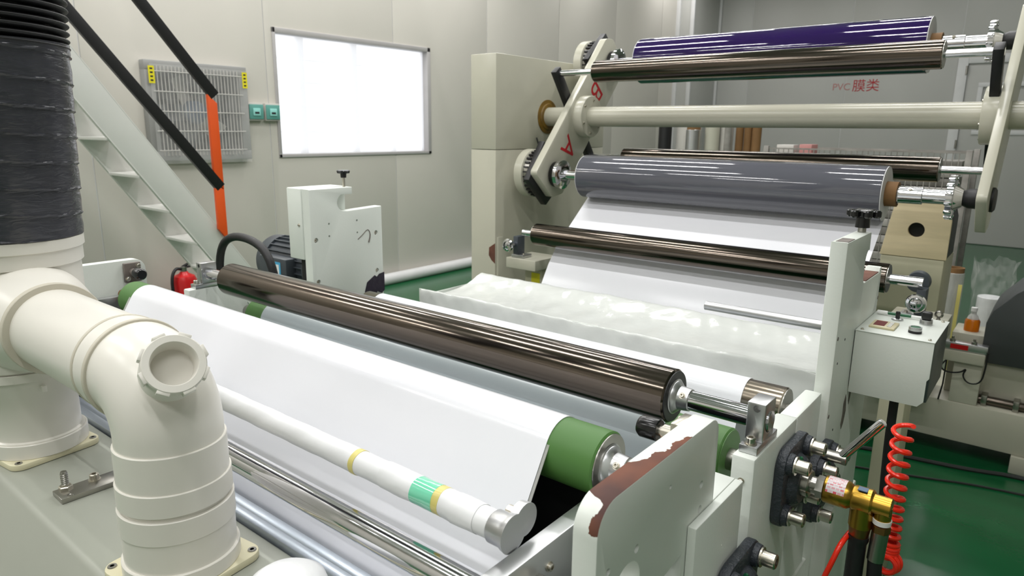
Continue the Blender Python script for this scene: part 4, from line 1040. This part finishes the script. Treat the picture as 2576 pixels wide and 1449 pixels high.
for q in range(9):
    zq = FZ0 + .10 + q * .068; b = bm_box(-.002, .002, FY0 + .08, FY1 - .08, -.034, .034)
    finish(xf(b, Matrix.Translation((XL - .22, 0, zq)) @ Matrix.Rotation(.5, 4, 'Y')), 'shutter_slat', 'dark_cover', vf)
fc = ((FY0 + FY1) / 2, (FZ0 + FZ1) / 2)
finish(bm_lathe([(XL - .16, .09), (XL - .02, .09), (XL - .005, .07)], 'X', (0, *fc), 28), 'fan_motor', 'fan_blue', vf)
for q in range(5):
    a = 2 * PI * q / 5 + .35
    b = bm_box(-.003, .003, -.075, .075, .06, .285, .001)
    finish(xf(b, Matrix.Translation((XL - .10, *fc)) @ Matrix.Rotation(a, 4, 'X') @ Matrix.Rotation(.55, 4, 'Z')), 'fan_blade', 'plastic_dim' if q in (0, 3) else 'motor_grey', vf)
for q in range(24):
    yq = FY0 + .09 + (FY1 - FY0 - .18) * q / 23
    finish(bm_lathe([(FZ0 + .04, .004), (FZ1 - .04, .004)], 'Z', (XL + .075, yq, 0), 8), 'guard_wire', 'plastic_dim', vf)
for q in range(5):
    zq = FZ0 + .08 + (FZ1 - FZ0 - .16) * q / 4
    finish(bm_lathe([(FY0 + .05, .004), (FY1 - .05, .004)], 'Y', (XL + .083, 0, zq), 8), 'guard_wire', 'plastic_dim', vf)
finish(bm_box(XL + .092, XL + .094, FY0 + .03, FY1 - .02, FZ0 - .02, FZ1 - .03), 'plastic_cover', 'thin_film', vf)
for yq in (FY0 + .04, FY1 - .035):
    s_ = finish(bm_box(XL + .0942, XL + .0952, yq - .022, yq + .022, FZ1 - .17, FZ1 - .045), 'warning_sticker', 'yellow', vf)
    for q in range(4):
        finish(bm_box(XL + .0952, XL + .0958, yq - .010, yq + .010, FZ1 - .155 + q * .028, FZ1 - .143 + q * .028), 'sticker_print', 'ink', s_)
# teal switch boxes
for y0, y1, lb in ((3.255, 3.392, 'teal wall switch box beside the ventilation fan'), (3.412, 3.550, 'teal wall switch box beside the window frame')):
    t = thing('switch_box', lb, 'switch', (XL, (y0 + y1) / 2, 1.65), 'teal wall switches')
    finish(bm_box(XL + .001, XL + .045, y0, y1, 1.650, 1.795, .004), 'box_body', 'plastic_dim', t)
    finish(bm_box(XL + .045, XL + .055, y0 + .003, y1 - .003, 1.662, 1.783, .004), 'face_plate', 'teal', t)
    finish(bm_box(XL + .055, XL + .062, (y0 + y1) / 2 - .034, (y0 + y1) / 2 + .034, 1.69, 1.752, .003), 'rocker', 'teal_light', t)
    finish(bm_box(XL + .062, XL + .063, (y0 + y1) / 2 - .020, (y0 + y1) / 2 + .020, 1.706, 1.722), 'print', 'ink', t)
# fire extinguisher
ex = thing('fire_extinguisher', 'red fire extinguisher with black hose on the floor under the stair', 'extinguisher', (-5.25, 2.515, 0))
c = (-5.25, 2.50, 0)
finish(bm_lathe([(0, .085), (.015, .09), (.43, .09), (.465, .075), (.485, .035), (.50, .026)], 'Z', c, 40), 'cylinder', 'red', ex)
finish(bm_lathe([(.50, .024), (.535, .024), (.54, .015)], 'Z', c, 20), 'valve', 'steel', ex)
finish(tube([(c[0], c[1] - .01, .535), (c[0] + .01, c[1] + .05, .565), (c[0] + .02, c[1] + .13, .585)], .010, seg=8), 'lever', 'black', ex)
finish(tube([(c[0], c[1] - .01, .530), (c[0] + .01, c[1] + .05, .535), (c[0] + .02, c[1] + .14, .53)], .009, seg=8), 'carry_handle', 'black', ex)
finish(tube([(c[0], c[1] - .02, .52), (c[0] + .02, c[1] - .07, .535), (c[0] + .04, c[1] - .115, .48), (c[0] + .05, c[1] - .12, .35), (c[0] + .04, c[1] - .105, .15)], .012, seg=10, smooth=2), 'discharge_hose', 'black_rubber', ex)
finish(bm_box(c[0] + .07, c[0] + .0925, c[1] - .04, c[1] + .04, .2, .36, .002), 'label_plate', 'label_white', ex)

# ================================================================ beyond the machine
# plywood box with a round hole on a cream block
pk = thing('plywood_box', 'pale plywood box with a round black hole behind the chrome shaft', 'box', (-.53, 3.9, 1.012))
bq = bm_prism(rounded([(-.678, 1.014), (-.634, 1.30), (-.42, 1.30), (-.392, 1.20), (-.392, 1.014)], [.004, .02, .02, .02, .004], 4), 'Y', 3.80, 3.822, .002)
fr = finish(bq, 'front_board', 'ply', pk)
cut(fr, [bm_lathe([(3.7, .036), (3.9, .036)], 'Y', (-.533, 0, 1.148), 32)])
finish(bm_prism([(-.668, 1.014), (-.628, 1.29), (-.424, 1.29), (-.40, 1.20), (-.40, 1.014)], 'Y', 3.8225, 4.12, .002), 'box_interior', 'black', pk)
cbk = finish(bm_box(-.672, -.398, 3.80, 4.14, .2925, 1.012, .006), 'storage_block', 'cream_dark'); tag(cbk, 'cream painted upright block supporting the plywood box', 'stand')

# rear machine: cream base, dark guard, sensor post
rm = thing('rear_machine', 'cream machine base with a dark grey guard standing on the green floor', 'machine', (.1, 4.1, 0))
finish(bm_box(-.95, .75, 3.92, 4.45, .088, .292, .006), 'base_beam', 'cream', rm)
for x in (-.80, .03): finish(bm_box(x - .06 if x < 0 else x - .045, x + .06, 3.90, 4.40, 0, .088, .004), 'foot', 'cream', rm)
finish(bm_box(-.20, .75, 4.02, 4.45, .292, .50, .006), 'body', 'cream', rm)
finish(rod((-.185, 3.985, .315), (.75, 3.985, .315), .022), 'drive_rod', 'bronze', rm)
for x in (-.16, -.03, .2): finish(bm_box(x - .012, x + .012, 3.95, 4.02, .292, .345, .002), 'rod_support', 'steel', rm)
finish(bm_prism([(-.205, .502), (-.205, .70), (-.185, .765), (-.105, .865), (.0, .955), (.75, .985), (.75, .502)], 'Y', 3.99, 4.47, .006), 'guard', 'dark_cover', rm)
finish(bm_box(-.07, .02, 4.48, 4.60, .292, 1.20, .005), 'rear_post', 'cream', rm)
sp = thing('sensor_post', 'short cream post with a grey and red sensor and looped wire', 'sensor', (-.25, 3.98, .292))
finish(bm_box(-.305, -.185, 3.925, 4.03, .2925, .505, .004), 'post', 'cream', sp)
finish(bm_box(-.36, -.18, 3.90, 3.95, .505, .560, .004), 'cable_tray', 'cream', sp)
se = finish(bm_box(-.365, -.175, 3.91, 3.96, .5605, .600, .003), 'sensor_body', 'alu', sp)
finish(bm_box(-.33, -.255, 3.9088, 3.91, .568, .592), 'red_lens', 'red', se)
for x in (-.325, -.235): finish(bm_lathe([(.60, .012), (.612, .012), (.614, .006), (.625, .006)], 'Z', (x, 3.93, 0), 14), 'clip', 'steel', sp)
finish(tube([(-.335, 3.905, .508), (-.36, 3.895, .47), (-.33, 3.895, .445), (-.27, 3.895, .455), (-.245, 3.895, .485), (-.262, 3.90, .44), (-.23, 3.895, .405), (-.18, 3.895, .42), (-.172, 3.895, .50), (-.172, 3.90, .575)], .004, seg=6, smooth=2), 'wire', 'black', sp)
finish(tube([(-.335, 3.905, .505), (-.335, 3.90, .38), (-.345, 3.90, .295)], .004, seg=6), 'wire', 'black', sp)
sh = finish(bm_box(-.345, -.205, 4.08, 4.30, .2925, .612, .006), 'small_cabinet', 'cream'); tag(sh, 'small cream block under the bottle of orange liquid', 'cabinet')
bo_ = thing('bottle', 'small clear bottle with orange liquid and white cap behind the sensor', 'bottle', (-.272, 4.18, .6125))
finish(bm_lathe([(.6125, .034), (.665, .034), (.675, .028)], 'Z', (-.272, 4.16, 0), 24), 'liquid', 'orange_liquid', bo_)
finish(bm_lathe([(.6755, .027), (.69, .022), (.702, .012), (.715, .012)], 'Z', (-.272, 4.16, 0), 24), 'neck', 'clear_plastic', bo_)
finish(bm_lathe([(.7155, .014), (.735, .014)], 'Z', (-.272, 4.16, 0), 20), 'cap', 'label_white', bo_)
def upright_roll(label, x, y, h, r, m, core=True, group=None, corem='kraft'):
    t = thing('upright_roll', label, 'film roll', (x, y, 0), group)
    finish(bm_lathe([(.0, r - .003), (.003, r), (h - .003, r), (h, r - .003)], 'Z', (x, y, 0), 32), 'wound_film', m, t)
    if core: finish(bm_lathe([(h, r * .92), (h + .03, r * .92), (h + .03, r * .78), (h, r * .78)], 'Z', (x, y, 0), 28, closed=True), 'core', corem, t)
    return t
upright_roll('clear film roll with brown core standing beside the plywood stand', -.462, 5.0, .765, .058, 'clear_plastic')
ys_ = finish(bm_box(-.425, -.405, 4.935, 4.945, .1, .7), 'yellow_strip', 'tape_yellow'); tag(ys_, 'yellow strip leaning on the clear film roll', 'strip')
upright_roll('white film roll standing inside the clear bag', -.255, 5.0, .64, .070, 'paper_white', False)
def crumple(cx, cy, z0, z1, r0, r1, seed):
    rnd = random.Random(seed); t = bmesh.new(); rings = []; seg = 28; nz = 14
    for i in range(nz + 1):
        u = i / nz; z = z0 + (z1 - z0) * u
        r = (r0 * (1 - u) + r1 * u)
        rings.append([t.verts.new((cx + (r + rnd.uniform(-.014, .014) * (.3 + u)) * math.cos(2 * PI * k / seg), cy + (r + rnd.uniform(-.014, .014) * (.3 + u)) * math.sin(2 * PI * k / seg), z + rnd.uniform(-.006, .006) + (rnd.uniform(0, .05) if i == nz else 0))) for k in range(seg)])
    for A, B in zip(rings[:-1], rings[1:]):
        for k in range(seg): t.faces.new((A[k], A[(k + 1) % seg], B[(k + 1) % seg], B[k]))
    return t
bg = finish(crumple(-.255, 5.0, .30, .83, .090, .105, 3), 'plastic_bag', 'thin_film', angle=20); tag(bg, 'crumpled clear plastic bag pulled over the white roll', 'bag')
# stored rolls against the back wall
G = 'rolls stored by the back wall'
upright_roll('black film roll, the first of the stored rolls from the corner pillar', -3.97, 8.0, 1.74, .080, 'black', False, G)
upright_roll('tall clear film roll with orange-brown core top among the stored rolls', -3.70, 8.1, 1.875, .150, 'plastic_dim', True, G)
upright_roll('shiny silver-white roll with brown core in front of the tall clear one', -3.53, 7.85, 1.62, .086, 'alu', True, G)
upright_roll('cream film roll beside the silver one', -3.36, 8.0, 1.70, .085, 'cream', False, G)
upright_roll('pale clear film roll with a dull brown core top beside the cream one', -3.225, 8.1, 1.87, .078, 'plastic_dim', True, G, 'scrape')
upright_roll('translucent grey roll between the pale roll and the brown tubes', -3.13, 7.9, 1.70, .040, 'crate_grey', False, G)
upright_roll('orange-brown cardboard tube next to the grey roll', -3.075, 8.12, 1.72, .046, 'kraft', False, G)
upright_roll('brown cardboard tube in the middle of the three tubes', -2.975, 8.12, 1.72, .046, 'kraft', False, G)
upright_roll('brown cardboard tube at the open end of the stored rolls', -2.868, 8.10, 1.72, .052, 'kraft', False, G)
# grey mesh crate
wc = thing('mesh_crate', 'low grey mesh crate holding plastic sheets by the back wall', 'crate', (-1.3, 6.2, 0))
CX0, CX1, CY0, CY1 = -2.03, -.575, 6.0, 6.5
for x in (CX0, CX1):
    for y in (CY0, CY1): finish(bm_box(x - .02, x + .02, y - .02, y + .02, 0, 1.49, .003), 'corner_post', 'crate_grey', wc)
for z in (.35, .75, 1.15, 1.32, 1.47):
    for y in (CY0, CY1): finish(bm_box(CX0, CX1, y - .006, y + .006, z - .006, z + .006), 'rail', 'crate_grey', wc)
for q in range(36):
    x = CX0 + (CX1 - CX0) * (q + .5) / 36
    finish(bm_box(x - .003, x + .003, CY0 - .004, CY0 + .004, .35, 1.47), 'wire', 'crate_grey', wc)
for q in range(16):
    zq = .36 + q * .066
    finish(bm_box(CX0 + .04, CX1 - .04 - .02 * (q % 3), CY0 + .05, CY1 - .05, zq, zq + .06, .006), 'plastic_sheet', 'crate_grey' if q % 2 else 'plastic_dim', wc)
rs = finish(bm_box(-1.98, -1.84, 6.1, 6.25, 1.412, 1.50, .004), 'folded_bag', 'plastic_dim'); tag(rs, 'crumpled pale bag on top of the mesh crate', 'bag')
rs2 = finish(bm_box(-1.80, -1.70, 6.12, 6.3, 1.412, 1.505, .004), 'small_carton', 'red_faint'); tag(rs2, 'small pinkish carton on top of the mesh crate', 'box')
# floor cables
c1 = finish(tube([(-1.2, 3.4, .008), (-.7, 3.72, .008), (-.39, 3.76, .008), (-.15, 3.80, .008), (.03, 3.87, .008), (.6, 3.84, .008)], .011, seg=8, smooth=2), 'floor_cable', 'cable'); tag(c1, 'thick dark cable lying on the green floor under the machine base', 'cable')
c2 = finish(tube([(-1.2, 3.3, .006), (-.36, 3.55, .006), (-.1, 3.66, .006), (.4, 3.72, .006)], .005, seg=8, smooth=2), 'floor_cable', 'cable'); tag(c2, 'thin dark cable lying on the green floor, nearer the red coil', 'cable')
# clear bag on the ledge beside the column
lb2 = finish(crumple(-2.05, 2.84, .0, .88, .06, .075, 9), 'plastic_bag', 'clear_film', angle=20); tag(lb2, 'tall crumpled clear bag standing beside the turret column', 'bag')
for o in bpy.data.objects:
    if '_o' in o: del o['_o']
